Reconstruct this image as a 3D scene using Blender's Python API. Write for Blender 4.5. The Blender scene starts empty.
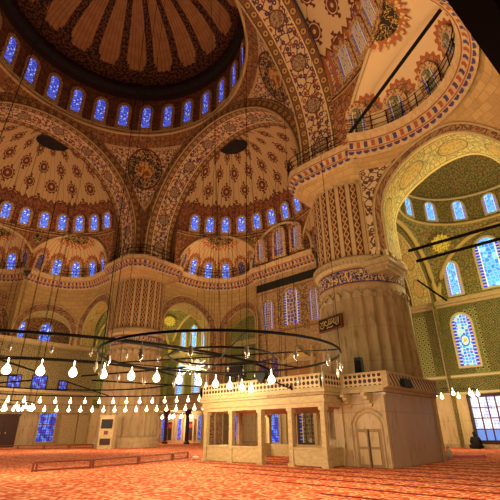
import bpy, math, random
from mathutils import Vector
PI = math.pi
rnd = random.Random(7)
col = bpy.context.scene.collection
CX, CY = 13.0, -13.0            # centre of the main dome

# ------------------------------------------------------------------ mesh builder
class MB:
    def __init__(s): s.v = []; s.f = []; s.uv = []
    def add(s, vs, fs, uvs=None):
        b = len(s.v); s.v += [tuple(p) for p in vs]
        for f in fs:
            s.f.append([b + i for i in f])
            s.uv.append([uvs[i] for i in f] if uvs else None)
    def box(s, c, d, rz=0.0, taper=1.0):
        cx, cy, cz = c; hx, hy, hz = d[0]/2, d[1]/2, d[2]/2
        co, si = math.cos(rz), math.sin(rz); vs = []
        for z, k in ((-hz, 1), (hz, taper)):
            for x, y in ((-hx, -hy), (hx, -hy), (hx, hy), (-hx, hy)):
                x *= k; y *= k
                vs.append((cx + x*co - y*si, cy + x*si + y*co, cz + z))
        s.add(vs, [(0,3,2,1), (4,5,6,7), (0,1,5,4), (1,2,6,5), (2,3,7,6), (3,0,4,7)]); return s
    def tube(s, path, r, n=6, closed=False, r2=None):
        P = [Vector(p) for p in path]; m = len(P); vs = []
        for i, p in enumerate(P):
            a = P[(i-1) % m] if (closed or i > 0) else p
            b = P[(i+1) % m] if (closed or i < m-1) else p
            t = (b - a).normalized() if (b - a).length > 1e-9 else Vector((0, 0, 1))
            up = Vector((0, 0, 1)) if abs(t.z) < .95 else Vector((1, 0, 0))
            x = t.cross(up).normalized(); y = x.cross(t)
            rr = r if r2 is None else r + (r2 - r)*i/(m-1)
            for k in range(n):
                q = 2*PI*k/n
                vs.append(p + x*(rr*math.cos(q)) + y*(rr*math.sin(q)))
        fs = []
        for i in range(m if closed else m-1):
            j = (i+1) % m
            for k in range(n):
                l = (k+1) % n
                fs.append((i*n+k, i*n+l, j*n+l, j*n+k))
        if not closed:
            fs.append(tuple(range(n))[::-1]); fs.append(tuple((m-1)*n + k for k in range(n)))
        s.add(vs, fs); return s
    def lathe(s, prof, c=(0, 0, 0), n=24, mod=None):
        vs = []; uvs = []; L = 0
        for i, (r, z) in enumerate(prof):
            if i: L += math.hypot(r - prof[i-1][0], z - prof[i-1][1])
            for k in range(n+1):
                a = 2*PI*k/n; rr = r*(mod(a, z) if mod else 1)
                vs.append((c[0] + rr*math.cos(a), c[1] + rr*math.sin(a), c[2] + z))
                uvs.append((a*max(prof[0][0], .01), L))
        fs = []
        for i in range(len(prof)-1):
            for k in range(n):
                a = i*(n+1) + k
                fs.append((a, a+1, a+n+2, a+n+1))
        s.add(vs, fs, uvs); return s
    def grid(s, fn, nu, nv, uvf=None):
        vs = []; uvs = []
        for j in range(nv+1):
            for i in range(nu+1):
                r = fn(i/nu, j/nv); vs.append(r[:3]); uvs.append(r[3:5] if len(r) > 3 else (0, 0))
        fs = [(j*(nu+1)+i, j*(nu+1)+i+1, (j+1)*(nu+1)+i+1, (j+1)*(nu+1)+i) for j in range(nv) for i in range(nu)]
        s.add(vs, fs, uvs if len(fn(0, 0)) > 3 else None); return s
    def build(s, name, mat, parent=None, smooth=False, kind=None):
        off = Vector(parent['_w']) if parent is not None and '_w' in parent else Vector((0, 0, 0))
        me = bpy.data.meshes.new(name)
        me.from_pydata([tuple(Vector(p) - off) for p in s.v], [], s.f)
        uvl = me.uv_layers.new(name='UVMap')
        for p in me.polygons:
            u = s.uv[p.index]
            if u is None:
                n = p.normal; ax = max(range(3), key=lambda q: abs(n[q]))
                for li in p.loop_indices:
                    c = s.v[me.loops[li].vertex_index]
                    uvl.data[li].uv = (c[0], c[1]) if ax == 2 else ((c[1], c[2]) if ax == 0 else (c[0], c[2]))
            else:
                for li, q in zip(p.loop_indices, u): uvl.data[li].uv = q
            p.use_smooth = smooth
        me.materials.append(mat)
        o = bpy.data.objects.new(name, me); col.objects.link(o)
        if parent is not None:
            o.parent = parent; o['_w'] = tuple(off)
        if kind: o['kind'] = kind
        return o

def tag(o, label, cat, group=None, kind=None):
    o['label'] = label; o['category'] = cat
    if group: o['group'] = group
    if kind: o['kind'] = kind
    return o
def thing(name, loc, label, cat, group=None):
    o = bpy.data.objects.new(name, None); col.objects.link(o); o.location = loc; o['_w'] = tuple(loc)
    o.empty_display_size = .2
    return tag(o, label, cat, group)

# ------------------------------------------------------------------ node language
NT = None
class S:
    def __init__(s, k): s.k = k
    def __add__(a, b): return M('ADD', a, b)
    def __radd__(a, b): return M('ADD', b, a)
    def __sub__(a, b): return M('SUBTRACT', a, b)
    def __rsub__(a, b): return M('SUBTRACT', b, a)
    def __mul__(a, b): return M('MULTIPLY', a, b)
    def __rmul__(a, b): return M('MULTIPLY', b, a)
    def __truediv__(a, b): return M('DIVIDE', a, b)
    def __lt__(a, b): return M('LESS_THAN', a, b)
    def __gt__(a, b): return M('GREATER_THAN', a, b)
def plug(inp, v):
    if isinstance(v, S): NT.links.new(v.k, inp)
    elif isinstance(v, (tuple, list)): inp.default_value = tuple(v) + ((1,) if len(inp.default_value) == 4 and len(v) == 3 else ())
    else: inp.default_value = v
def M(op, a, b=None, c=None):
    n = NT.nodes.new('ShaderNodeMath'); n.operation = op
    for i, v in enumerate((a, b, c)):
        if v is not None: plug(n.inputs[i], v)
    return S(n.outputs[0])
def fract(a): return M('FRACT', a)
def floor_(a): return M('FLOOR', a)
def absf(a): return M('ABSOLUTE', a)
def sin_(a): return M('SINE', a)
def mn(a, b): return M('MINIMUM', a, b)
def mx(a, b): return M('MAXIMUM', a, b)
def between(x, a, b): return (x > a)*(x < b)
def mix(f, a, b):
    n = NT.nodes.new('ShaderNodeMix'); n.data_type = 'RGBA'
    plug(n.inputs[0], f); plug(n.inputs[6], a); plug(n.inputs[7], b); return S(n.outputs[2])
def uv():
    n = NT.nodes.new('ShaderNodeUVMap'); n.uv_map = 'UVMap'
    x = NT.nodes.new('ShaderNodeSeparateXYZ'); NT.links.new(n.outputs[0], x.inputs[0])
    return S(x.outputs[0]), S(x.outputs[1])
def vec(u, v, w=0.0):
    n = NT.nodes.new('ShaderNodeCombineXYZ'); plug(n.inputs[0], u); plug(n.inputs[1], v); plug(n.inputs[2], w); return S(n.outputs[0])
def voro(V, scale, feature='F1', rnd_=1.0, metric=None):
    n = NT.nodes.new('ShaderNodeTexVoronoi'); n.voronoi_dimensions = '2D'; n.feature = feature
    if metric: n.distance = metric
    plug(n.inputs['Vector'], V); n.inputs['Scale'].default_value = scale; n.inputs['Randomness'].default_value = rnd_
    d = S(n.outputs['Distance'])
    if feature == 'DISTANCE_TO_EDGE': return d
    x = NT.nodes.new('ShaderNodeSeparateColor'); NT.links.new(n.outputs['Color'], x.inputs[0])
    return d, S(x.outputs[0]), S(x.outputs[1])
def noise(V, scale, detail=3.0, dist=0.0, rough=.55):
    n = NT.nodes.new('ShaderNodeTexNoise'); plug(n.inputs['Vector'], V)
    n.inputs['Scale'].default_value = scale; n.inputs['Detail'].default_value = detail
    n.inputs['Distortion'].default_value = dist; n.inputs['Roughness'].default_value = rough
    return S(n.outputs[0])
def material(name, fn, rough=.75, spec=.3, metal=0.0, bump=None, emit=None):
    global NT
    m = bpy.data.materials.new(name); m.use_nodes = True; NT = m.node_tree
    b = NT.nodes['Principled BSDF']; b.inputs['Roughness'].default_value = rough
    b.inputs['Specular IOR Level'].default_value = spec; b.inputs['Metallic'].default_value = metal
    r = fn() if callable(fn) else fn
    h = None
    if isinstance(r, tuple) and len(r) == 2: r, h = r
    plug(b.inputs['Base Color'], r)
    if h is not None:
        bn = NT.nodes.new('ShaderNodeBump'); bn.inputs['Strength'].default_value = bump or .4; bn.inputs['Distance'].default_value = .05
        plug(bn.inputs['Height'], h); NT.links.new(bn.outputs[0], b.inputs['Normal'])
    if emit is not None:
        plug(b.inputs['Emission Color'], r); b.inputs['Emission Strength'].default_value = emit
    return m

RUST = (.30, .085, .03); DKRUST = (.12, .035, .018); CREAM = (.72, .53, .31); GOLD = (.60, .36, .12)
NAVY = (.035, .03, .11); TAN = (.55, .36, .17); BROWN = (.20, .10, .04); OCHRE = (.50, .30, .10)

def floral(u, v, scale, bg, c1, c2, vine=DKRUST, size=.34):
    V = vec(u, v)
    wob = noise(V, scale*1.3, 2)
    V2 = vec(u + (wob - .5)*(.6/scale), v + (wob - .5)*(.5/scale))
    e = voro(V2, scale*.8, 'DISTANCE_TO_EDGE')
    c = mix(e < .07, bg, vine)
    d, r, g = voro(V, scale)
    c = mix(d < size, c, mix(r > .5, c1, c2))
    return mix(d < size*.35, c, mix(g > .5, bg, c1))
def circles(u, v, pitch, r, base, c, rim, vc=0.0):
    fu = (fract(u/pitch) - .5)*pitch
    d = M('SQRT', fu*fu + (v - vc)*(v - vc))
    o = mix(d < r, base, rim); o = mix(d < r*.78, o, c); o = mix(d < r*.3, o, rim)
    return o
def rosettes(u, v, pu, pv, r, base, c, rim):
    row = floor_(v/pv)
    uu = u/pu + M('MODULO', row, 2.0)*.5
    cell = floor_(uu)
    fx = (fract(uu) - .5)*pu; fy = (fract(v/pv) - .5)*pv
    th = M('ARCTAN2', fy, fx); d = M('SQRT', fx*fx + fy*fy)
    rr = r*(.78 + .22*absf(sin_((row*2.3 + cell*1.7))))
    pet = rr*(1.0 + .10*sin_(th*10.0))
    o = mix(d < pet, base, rim); o = mix(between(d, rr*.68, rr*.8), o, base); o = mix(d < rr*.5, o, c); o = mix(d < rr*.22, o, base)
    # pointed finials above and below every other rosette
    fin = (absf(fx) + absf(absf(fy) - rr*1.35)*.6 < rr*.26)*(M('MODULO', cell, 2.0) < .5)
    return mix(fin, o, rim)

# ------------------------------------------------------------------ materials
def f_arch():
    u, v = uv()       # v: 0..3.3 across the soffit
    d = v - 1.65
    c = floral(u, v, 2.1, (.66, .47, .26), (.30, .07, .035), (.07, .04, .10))
    side = circles(u, absf(d), .75, .27, BROWN, OCHRE, DKRUST, 1.28)
    c = mix(absf(d) > .92, c, side)
    c = mix(between(absf(d), .88, .98), c, CREAM)
    c = mix(absf(d) > 1.55, c, DKRUST)
    # large pale rosettes on the middle band
    fu = (fract(u/3.4) - .5)*3.4
    r = M('SQRT', fu*fu + d*d)
    c = mix(r < .62, c, DKRUST); c = mix(r < .54, c, mix(voro(vec(u, v), 6.0)[0] < .35, (.36, .25, .16), BROWN))
    return c
M_ARCH = material('painted_arch_band', f_arch)
def f_archface():
    u, v = uv()
    c = circles(u, v, .8, .26, BROWN, OCHRE, RUST, .46)
    c = mix(v < .14, c, TAN); c = mix(v > .8, c, TAN)
    c = mix(between(v, .14, .2), c, DKRUST)
    return c
M_ARCHF = material('painted_arch_face', f_archface)
def f_pend():
    u, v = uv()     # u horizontal metres from corner axis, v = height above springing
    base = floral(u, v, 2.6, (.24, .12, .05), RUST, (.36, .20, .08), size=.3)
    k = absf(u) - (v - 4.2)*.70
    tri = (k < 0.0)*(v < 9.9)
    rim = (k < .22)*(v < 10.1)
    inn = floral(u, v, 3.2, CREAM, (.34, .09, .03), NAVY)
    c = mix(rim, base, TAN); c = mix(tri, c, inn)
    d = M('SQRT', u*u + (v - 8.15)*(v - 8.15))
    c = mix(d < 1.95, c, DKRUST); 
    sc = absf(noise(vec(u, v), 1.6, 1.0, 2.0) - .5)
    c = mix(d < 1.8, c, mix(sc < .045, (.05, .035, .04), GOLD))
    c = mix(d < .8, c, mix(noise(vec(u, v), 2.5) > .5, (.25, .08, .02), (.6, .33, .1)))
    return c
M_PEND = material('painted_pendentive', f_pend)
def f_drum():
    u, v = uv()
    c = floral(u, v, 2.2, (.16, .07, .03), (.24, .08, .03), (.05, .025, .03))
    c = mix(v > 5.0, c, (.035, .018, .012)); c = mix(v < .5, c, OCHRE)  # dark top strip is painted shade under the gallery
    return c
M_DRUM = material('drum_painting', f_drum)
M_BLACKBAND = material('gallery_shade_and_plate_black', lambda: mix(noise(vec(*uv()), 2.0) > .5, (.010, .006, .005), (.018, .01, .007)))  # near-black: painted shade on the gallery, own colour on the crown plates
def f_dome():
    u, v = uv()      # u = azimuth in ribs (20 round the dome), v = elevation 0..1
    a = absf(fract(u) - .5)          # .5 at rib centre
    cream = mix(noise(vec(u, v*8), 2.0) > .5, (.50, .25, .10), (.44, .21, .08))
    cream = mix(fract(u*7.0) < .13, cream, (.22, .09, .04))
    orn = mix(voro(vec(u*6.0, v*30.), 1.6)[0] < .36, (.035, .015, .012), (.20, .075, .04))
    c = mix(a > .5 - (.095 + .13*v), cream, orn)
    c = mix((v < .31)*(a > .385), c, orn)
    c = mix((v < .265)*(a > .32), c, orn)
    c = mix((v < .235)*(a > .25), c, orn)
    c = mix(v < .18 + .012*absf(sin_(u*18.0)), c, orn)
    return c
M_DOME = material('painted_main_dome', f_dome)
def semi_fn(winz, cream, plain):
    def f():
        u, v = uv()
        c = mix(noise(vec(u, v), .7)*.35, cream, (.42, .24, .09))
        if not plain:
            c = mix(fract(u/.62) < .09, c, (.34, .19, .08))
        pr = (2.7, 2.15, .78)
        hit = rosettes(u, v - winz - .9, *pr, (0., 0., 0.), (1., 1., 1.), (1., 1., 1.))
        ros = rosettes(u, v - winz - .9, *pr, (.26, .085, .035), (.17, .045, .022), (.13, .03, .018))
        c = mix(hit, c, ros)
        tooth = absf(fract(u/.7) - .5)
        edge = winz + tooth*1.0
        wz = floral(u, v, 2.4, (.30, .12, .05), RUST, (.10, .03, .03)) if not plain else mix(fract(u/.55) < .5, floral(u, v, 3.4, (.62, .42, .24), (.42, .09, .03), (.10, .08, .3)), (.40, .12, .04))
        c = mix(v < edge, c, (.16, .05, .025)); c = mix(v < edge - .28, c, wz)
        return mix(v > 12.9, c, (.14, .04, .025))
    return f
M_SEMI = material('painted_semi_dome', semi_fn(3.6, (.60, .41, .20), False))
M_SEMI_PLAIN = material('plain_cream_semi_dome', semi_fn(3.4, (.70, .50, .29), True))
def f_zone():
    u, v = uv()
    c = floral(u, v, 2.2, (.36, .17, .07), RUST, (.13, .05, .04))
    c = mix(v > 4.1, c, TAN); c = mix(v > 4.22, c, DKRUST)
    # round black medallions in the spandrels
    return c
M_ZONE = material('painted_spandrel', f_zone)
def exd_fn(plain):
    def f():
        u, v = uv()
        c = (.68, .48, .27) if plain else mix(fract(u/.62) < .12, (.58, .39, .19), (.26, .13, .05))
        fu = (fract(u/2.3) - .5)*2.3
        k = 1.25 if plain else 1.0
        d = M('SQRT', fu*fu + (v - 1.9)*(v - 1.9))
        th = M('ARCTAN2', v - 1.9, fu)
        c = mix(d < 1.05 + .09*sin_(th*14.0), c, (.36, .10, .035))
        wz = floral(u, v, 3.0, (.40, .20, .09), RUST, (.07, .09, .05) if plain else (.14, .05, .05))
        c = mix(d < .84, c, wz)
        return mix(v < 1.7, c, (.62, .44, .25) if plain else wz)
    return f
M_EXD = material('painted_exedra', exd_fn(False))
M_EXD_PLAIN = material('plain_cream_exedra', exd_fn(True))
M_SUN = material('black_gold_roundel', lambda: mix(absf(noise(vec(*uv()), 2.4, 1.0, 2.) - .5) < .035, (.02, .014, .01), (.55, .33, .08)))
M_TEETH = material('rust_roundel_border', lambda: mix(voro(vec(*uv()), 4.)[0] < .3, (.38, .12, .04), (.62, .42, .2)))
def f_ledge():
    u, v = uv()
    a = fract(u/.47)
    c = mix(noise(vec(u, v), 3.) > .5, (.60, .41, .22), (.52, .34, .17))
    # lower row: navy half discs, middle row: rust and navy motifs
    fu = (a - .5)*.47
    d1 = M('SQRT', fu*fu + (v - .36)*(v - .36))
    c = mix((d1 < .19)*(v < .38), c, (.07, .05, .16))
    c = mix(between(v, .42, .5), c, (.36, .10, .04))
    m = (absf(fu) < .12)*between(v, .56, .95)
    c = mix(m, c, mix(fract(u/.94) < .5, (.36, .09, .04), (.07, .05, .15)))
    c = mix(between(v, 1.0, 1.07), c, (.30, .09, .04))
    return c
M_LEDGE = material('painted_cornice', f_ledge)
def marble_fn(a, b, d, s=1.0):
    def f():
        u, v = uv()
        n = noise(vec(u*1.4*s, v*.35*s), 1.3, 5, 1.2)
        n2 = noise(vec(u*5*s, v*.8*s), 1.2, 4, .4)
        c = mix(n, a, b); c = mix((n2 > .6)*.5, c, d)
        joint = mx((fract(v/1.9) < .012), (fract(u/1.15 + floor_(v/1.9)*.5) < .014))
        return mix(joint*.7, c, d)
    return f
M_MARBLE = material('honey_marble', marble_fn((.62, .45, .24), (.34, .21, .10), (.20, .12, .055), 1.3), rough=.45, spec=.45)
M_SHAFT = material('fluted_marble', marble_fn((.58, .42, .22), (.28, .18, .085), (.18, .11, .05), 1.1), rough=.55)
M_GREYM = material('grey_veined_marble', marble_fn((.66, .53, .40), (.44, .33, .24), (.30, .21, .16)), rough=.3, spec=.6)
M_CREAMM = material('cream_carved_marble', lambda: mix(noise(vec(uv()[0]*1.5, uv()[1]*3.0), 2.8, 5), (.72, .55, .29), (.28, .18, .07)), rough=.5)
def f_upshaft():
    u, v = uv()
    a = fract(u*22.0)           # u normalised 0..1 round the shaft
    d = absf(a - .5)
    zig = absf(fract(v*1.9) - .5)
    inner = mix(absf(d - zig*.42) < .055, (.09, .035, .02), (.58, .36, .13))
    inner = mix((d < .05)*(absf(fract(v*3.8) - .5) < .3), inner, (.42, .12, .05))
    c = mix(d < .27, (.56, .39, .20), inner)
    c = mix(between(d, .27, .33), c, (.22, .09, .04))
    return mix(v > 5.2, c, (.52, .36, .18))
M_UPSHAFT = material('painted_fluted_shaft', f_upshaft)
def f_script():
    u, v = uv()
    V = vec(u*1.0, v*1.6)
    a = absf(noise(V, 2.2, 1.0, 1.2) - .5); b = absf(noise(vec(u*2.6 + 9.0, v*.7), 1.8, 1.0, .3) - .5)
    s = mx(a < .03, b < .028)
    c = mix(s*between(v, .18, .92), (.05, .035, .12), (.70, .46, .18))
    return mix(mx(v < .1, v > 1.0), c, (.45, .22, .08))
M_SCRIPT = material('inscription_band', f_script)
def f_lower():
    u, v = uv()     # v = height
    B = NT.nodes.new('ShaderNodeTexBrick'); plug(B.inputs['Vector'], vec(u, v)); B.inputs['Scale'].default_value = 1.0
    B.inputs['Brick Width'].default_value = .95; B.inputs['Row Height'].default_value = .48; B.inputs['Mortar Size'].default_value = .02
    B.inputs['Color1'].default_value = (.56, .38, .15, 1); B.inputs['Color2'].default_value = (.44, .29, .11, 1); B.inputs['Mortar'].default_value = (.22, .13, .05, 1)
    stone = mix(noise(vec(u, v), 1.5, 4)*.6, S(B.outputs[0]), (.34, .21, .08))
    tile = mix(voro(vec(u + v*.4, v - u*.4), 5.2, 'DISTANCE_TO_EDGE', .5) < .11, (.34, .27, .12), (.09, .085, .035))
    tile = mix(voro(vec(u, v), 5.0)[0] < .28, tile, (.20, .09, .04))
    mar = marble_fn((.60, .44, .25), (.32, .21, .11), (.18, .11, .06), 1.2)()
    c = mix(v > 11.0, mar, stone); c = mix(between(v, 5.2, 11.0), c, tile)
    h = noise(vec(u*.8, v), 2.2, 4)
    return c, h
M_LOWER = material('niche_wall', f_lower, bump=.5)
def f_stone():
    u, v = uv()
    h = noise(vec(u*1.0, v*1.5), 2.6, 5, .1, .6)
    B = NT.nodes.new('ShaderNodeTexBrick'); plug(B.inputs['Vector'], vec(u, v)); B.inputs['Scale'].default_value = 1.0
    B.inputs['Brick Width'].default_value = .62; B.inputs['Row Height'].default_value = .34; B.inputs['Mortar Size'].default_value = .03; B.inputs['Mortar Smooth'].default_value = .9
    B.inputs['Color1'].default_value = (.66, .42, .17, 1); B.inputs['Color2'].default_value = (.50, .31, .12, 1); B.inputs['Mortar'].default_value = (.40, .25, .10, 1)
    c = mix(M('MULTIPLY', h, h), S(B.outputs[0]), (.36, .22, .09))
    bw = NT.nodes.new('ShaderNodeRGBToBW'); NT.links.new(B.outputs[0], bw.inputs[0])
    return c, h + S(bw.outputs[0])
M_STONE = material('rough_gold_stone', f_stone, bump=1.0)
def f_tile():
    u, v = uv()
    lat = voro(vec(u + v*.5, v - u*.5), 5.6, 'DISTANCE_TO_EDGE', .6)
    c = mix(lat < .1, (.05, .085, .03), (.38, .29, .085))
    d, r, q = voro(vec(u, v), 7.5)
    c = mix(d < .24, c, mix(r > .5, (.04, .08, .05), (.30, .13, .03)))
    band = fract(u/4.2)
    hole = voro(vec(u, v), 2.6, rnd_=0.0)[0]
    dot = mix(hole < .2, mix(hole < .38, (.20, .22, .08), (.44, .38, .13)), (.015, .02, .015))
    c = mix(between(band, .72, .98)*between(v, 5.2, 10.6), c, dot)
    c = mix(absf(v - 5.25) < .16, c, (.36, .33, .15)); c = mix(absf(v - 3.98) < .1, c, (.50, .40, .2))
    mar = marble_fn((.82, .62, .34), (.56, .38, .19), (.34, .22, .10), .8)()
    c = mix(v < 3.9, c, mar)
    up = floral(u, v, 4.4, (.34, .29, .09), (.10, .13, .05), (.28, .14, .04), vine=(.08, .09, .03))
    return mix(v > 11.3, c, up)
M_TILE = material('green_tile_wall', f_tile)
def f_bay():
    u, v = uv()
    return floral(u, v, 4.2, (.38, .31, .10), (.12, .14, .05), (.34, .14, .05), vine=(.10, .10, .04))
M_BAY = material('green_painted_vault', f_bay)
def f_reveal():
    u, v = uv()      # v 0..1 across
    fu = (fract(u/2.6) - .5)*2.6; w = (v - .5)*2.4
    c = floral(u, v*2.4, 3.4, (.64, .52, .20), (.46, .33, .10), (.36, .36, .15), vine=(.25, .2, .07))
    d = M('SQRT', fu*fu*.5 + w*w)
    c = mix(d < .62, c, (.25, .2, .07)); c = mix(d < .55, c, mix(voro(vec(u, v*2.4), 5.0)[0] < .3, (.62, .40, .12), (.34, .30, .10)))
    c = mix(absf(w) > 1.02, c, (.68, .50, .18)); c = mix(between(absf(w), .96, 1.02), c, (.25, .16, .05))
    return c
M_REVEAL = material('yellow_painted_arch', f_reveal)
M_SURR = material('rust_painted_surround', lambda: floral(uv()[0], uv()[1], 3.6, (.36, .21, .09), (.22, .08, .035), (.08, .045, .04)))
M_LACE = material('white_lace_panel', lambda: floral(uv()[0], uv()[1], 2.6, (.60, .44, .26), (.09, .045, .035), (.20, .06, .03), vine=(.08, .04, .03)))
def f_wallN():
    u, v = uv()
    c = mix(noise(vec(u, v), 1.2, 4), (.56, .39, .19), (.40, .26, .12))
    fl = floral(u, v, 2.8, (.46, .30, .14), (.24, .09, .04), (.10, .07, .05))
    fu = absf(u - 12.35)
    c = mix((v > 4.5)*.45, c, fl)
    c = mix(between(v, 10.4, 15.0)*mx(fu < .45, between(u, 15.1, 15.8)), c, fl)
    c = mix(between(v, 10.5, 10.7), c, (.25, .15, .07)); c = mix(between(v, 14.9, 15.1), c, (.28, .16, .07))
    c = mix(between(v, 15.3, 16.2), c, (.012, .008, .006))  # gallery shade painted onto the wall as a black strip
    c = mix(v > 18.0, c, floral(u, v, 2.2, (.36, .17, .07), RUST, (.13, .05, .04)))
    return c
M_WALLN = material('qibla_wall', f_wallN)
def f_carpet():
    u, v = uv()     # world x, y
    row = fract(v/1.22)
    a = absf(fract(u/.61) - .5)
    n = noise(vec(u, v), 14.0, 3)
    c = mix(n, (.80, .20, .075), (.46, .055, .02))
    d, r, g = voro(vec(u, v), 6.5)
    c = mix((d < .34)*.85, c, mix(r > .5, (.95, .46, .24), (.34, .03, .015)))
    arch = (absf(row - (.72 - a*a*1.4)) < .035)
    c = mix(arch*.6, c, (.92, .48, .26))
    c = mix((a > .455)*.45, c, (.88, .42, .22))
    c = mix((row < .15)*(noise(vec(u*.35, v), 1.1) > .30)*((u*.5 + v) > 1.25), c, (.13, .014, .012))
    return c, noise(vec(u, v), 40., 2)
M_CARPET = material('red_prayer_carpet', f_carpet, rough=.95, spec=.05, bump=.2)
M_IRON = material('black_iron', (.010, .008, .007), rough=.85, spec=.08)
M_BLACK = material('black_plastic', (.010, .009, .010), rough=.6)
M_PALEWIRE = material('pale_steel', (.42, .36, .30), rough=.4, metal=.5)
M_WOOD = material('red_brown_wood', lambda: mix(noise(vec(uv()[0], uv()[1]*6), 3.), (.22, .05, .02), (.12, .025, .012)), rough=.5)
M_DARKWOOD = material('dark_walnut', lambda: mix(noise(vec(uv()[0]*6, uv()[1]), 2.), (.06, .02, .012), (.03, .01, .008)), rough=.5)
M_NEARSHADE = material('near_stone_shade', (.006, .004, .003), rough=.95, spec=.0)
M_GOLDP = material('gilding', (.75, .50, .16), rough=.45, metal=.3)
M_BULB = material('lit_bulb_glass', (1.0, .80, .50), emit=14.0)
M_GLASS = material('clear_lamp_glass', (.50, .44, .38), rough=.15, spec=.8, metal=.5)
M_CLOTH = material('black_cloth', (.012, .010, .012), rough=.9)
M_SKIN = material('skin', (.45, .26, .17), rough=.6)
M_WHITE = material('white_plastic', (.75, .72, .70), rough=.5)
M_PINK = material('pink_cloth', (.70, .18, .26), rough=.9)
def pane_fn(c1, c2, c3, lead, n, border=True):
    def f():
        u, v = uv()
        V = vec(u, v)
        d, r, g = voro(V, n, rnd_=.7); e = voro(V, n, 'DISTANCE_TO_EDGE', .7)
        c = mix(r > .45, c1, c2); c = mix(g > .84, c, c3)
        c = mix(e < .11, c, lead)
        if border:
            b = mx(u < .17, u > .83)
            seg = fract(v*7.0) < .72
            c = mix(b, c, mix(seg, (.5, .42, .25), (.02, .05, .5)))
            c = mix(mx(absf(u - .17) < .022, absf(u - .83) < .022), c, (.75, .65, .4))
        return c
    return f
M_PDRUM = material('drum_stained_glass', pane_fn((.05, .07, .75), (.12, .18, .95), (.65, .70, 1.0), (.012, .01, .05), 7., False), emit=.9)
M_PSEMI = material('semi_dome_stained_glass', pane_fn((.05, .10, .80), (.14, .26, .95), (.65, .75, 1.0), (.02, .02, .10), 6., False), emit=1.15)
M_PDIM = material('dim_stained_glass', pane_fn((.06, .03, .14), (.14, .08, .06), (.28, .2, .3), (.03, .015, .02), 7., False), emit=.3)
M_PLATT = material('pale_lattice_glass', pane_fn((.20, .17, .20), (.34, .26, .20), (.30, .32, .55), (.62, .46, .28), 6., True), emit=.12)
M_PGREEN = material('green_unlit_glass', pane_fn((.05, .08, .05), (.10, .12, .06), (.45, .36, .2), (.30, .20, .08), 6., True), emit=.05)
M_PVIO = material('violet_stained_glass', pane_fn((.16, .08, .08), (.08, .045, .16), (.10, .07, .65), (.42, .28, .14), 5., True), emit=.42)
M_PBAY = material('bright_blue_stained_glass', pane_fn((.02, .24, .95), (.06, .42, 1.0), (.25, .75, 1.0), (.25, .40, .6), 6., True), emit=1.15)
def f_bigpane():
    u, v = uv()
    V = vec(u, v)
    e = voro(V, 6., 'DISTANCE_TO_EDGE', .3); d, r, g = voro(V, 6., rnd_=.3)
    c = mix(r > .5, (.02, .16, .80), (.03, .36, .95)); c = mix(g > .72, c, (.25, .60, .55)); c = mix(e < .08, c, (.65, .60, .45))
    q = M('SQRT', (u - .5)*(u - .5) + (v - 1.35)*(v - 1.35)*.5)
    c = mix(q < .24, c, (.02, .14, .6)); c = mix(q < .18, c, mix(e < .12, (.30, .65, .8), (.75, .55, .12))); c = mix(q < .08, c, (.8, .35, .05))
    b = mx(u < .17, u > .83)
    c = mix(b, c, mix(fract(v*5.5) < .7, (.6, .5, .3), (.02, .04, .55)))
    return c
M_PBIG = material('rosette_stained_glass', f_bigpane, emit=.95)
def f_day():
    u, v = uv()
    e = voro(vec(u, v), 11., 'DISTANCE_TO_EDGE', .0)
    c = mix(noise(vec(u, v), 3.) > .52, (.85, .92, 1.0), (.50, .62, 1.0))
    c = mix(v < .35, c, (.10, .25, .75))
    return mix(e < .06, c, (.16, .18, .6))
M_PDAY = material('dusk_window_pane', f_day, emit=.85)
M_PNAVY = material('night_window_pane', lambda: mix(voro(vec(*uv()), 7., 'DISTANCE_TO_EDGE', .2) < .09, mix(noise(vec(*uv()), 3.) > .5, (.02, .04, .45), (.10, .22, .9)), (.02, .01, .03)), emit=1.3)
M_WFRAME = material('window_surround', lambda: mix(voro(vec(*uv()), 5.)[0] < .33, (.50, .34, .17), RUST))
M_WFRAME2 = material('pale_window_surround', (.72, .60, .34))
def f_latt(sc, hole):
    def f():
        u, v = uv()
        d = voro(vec(u, v), sc, rnd_=0.)[0]
        c = mix(noise(vec(u, v), 3., 3), (.80, .62, .38), (.58, .42, .22))
        return mix(d < hole, c, (.05, .025, .012))
    return f

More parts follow.
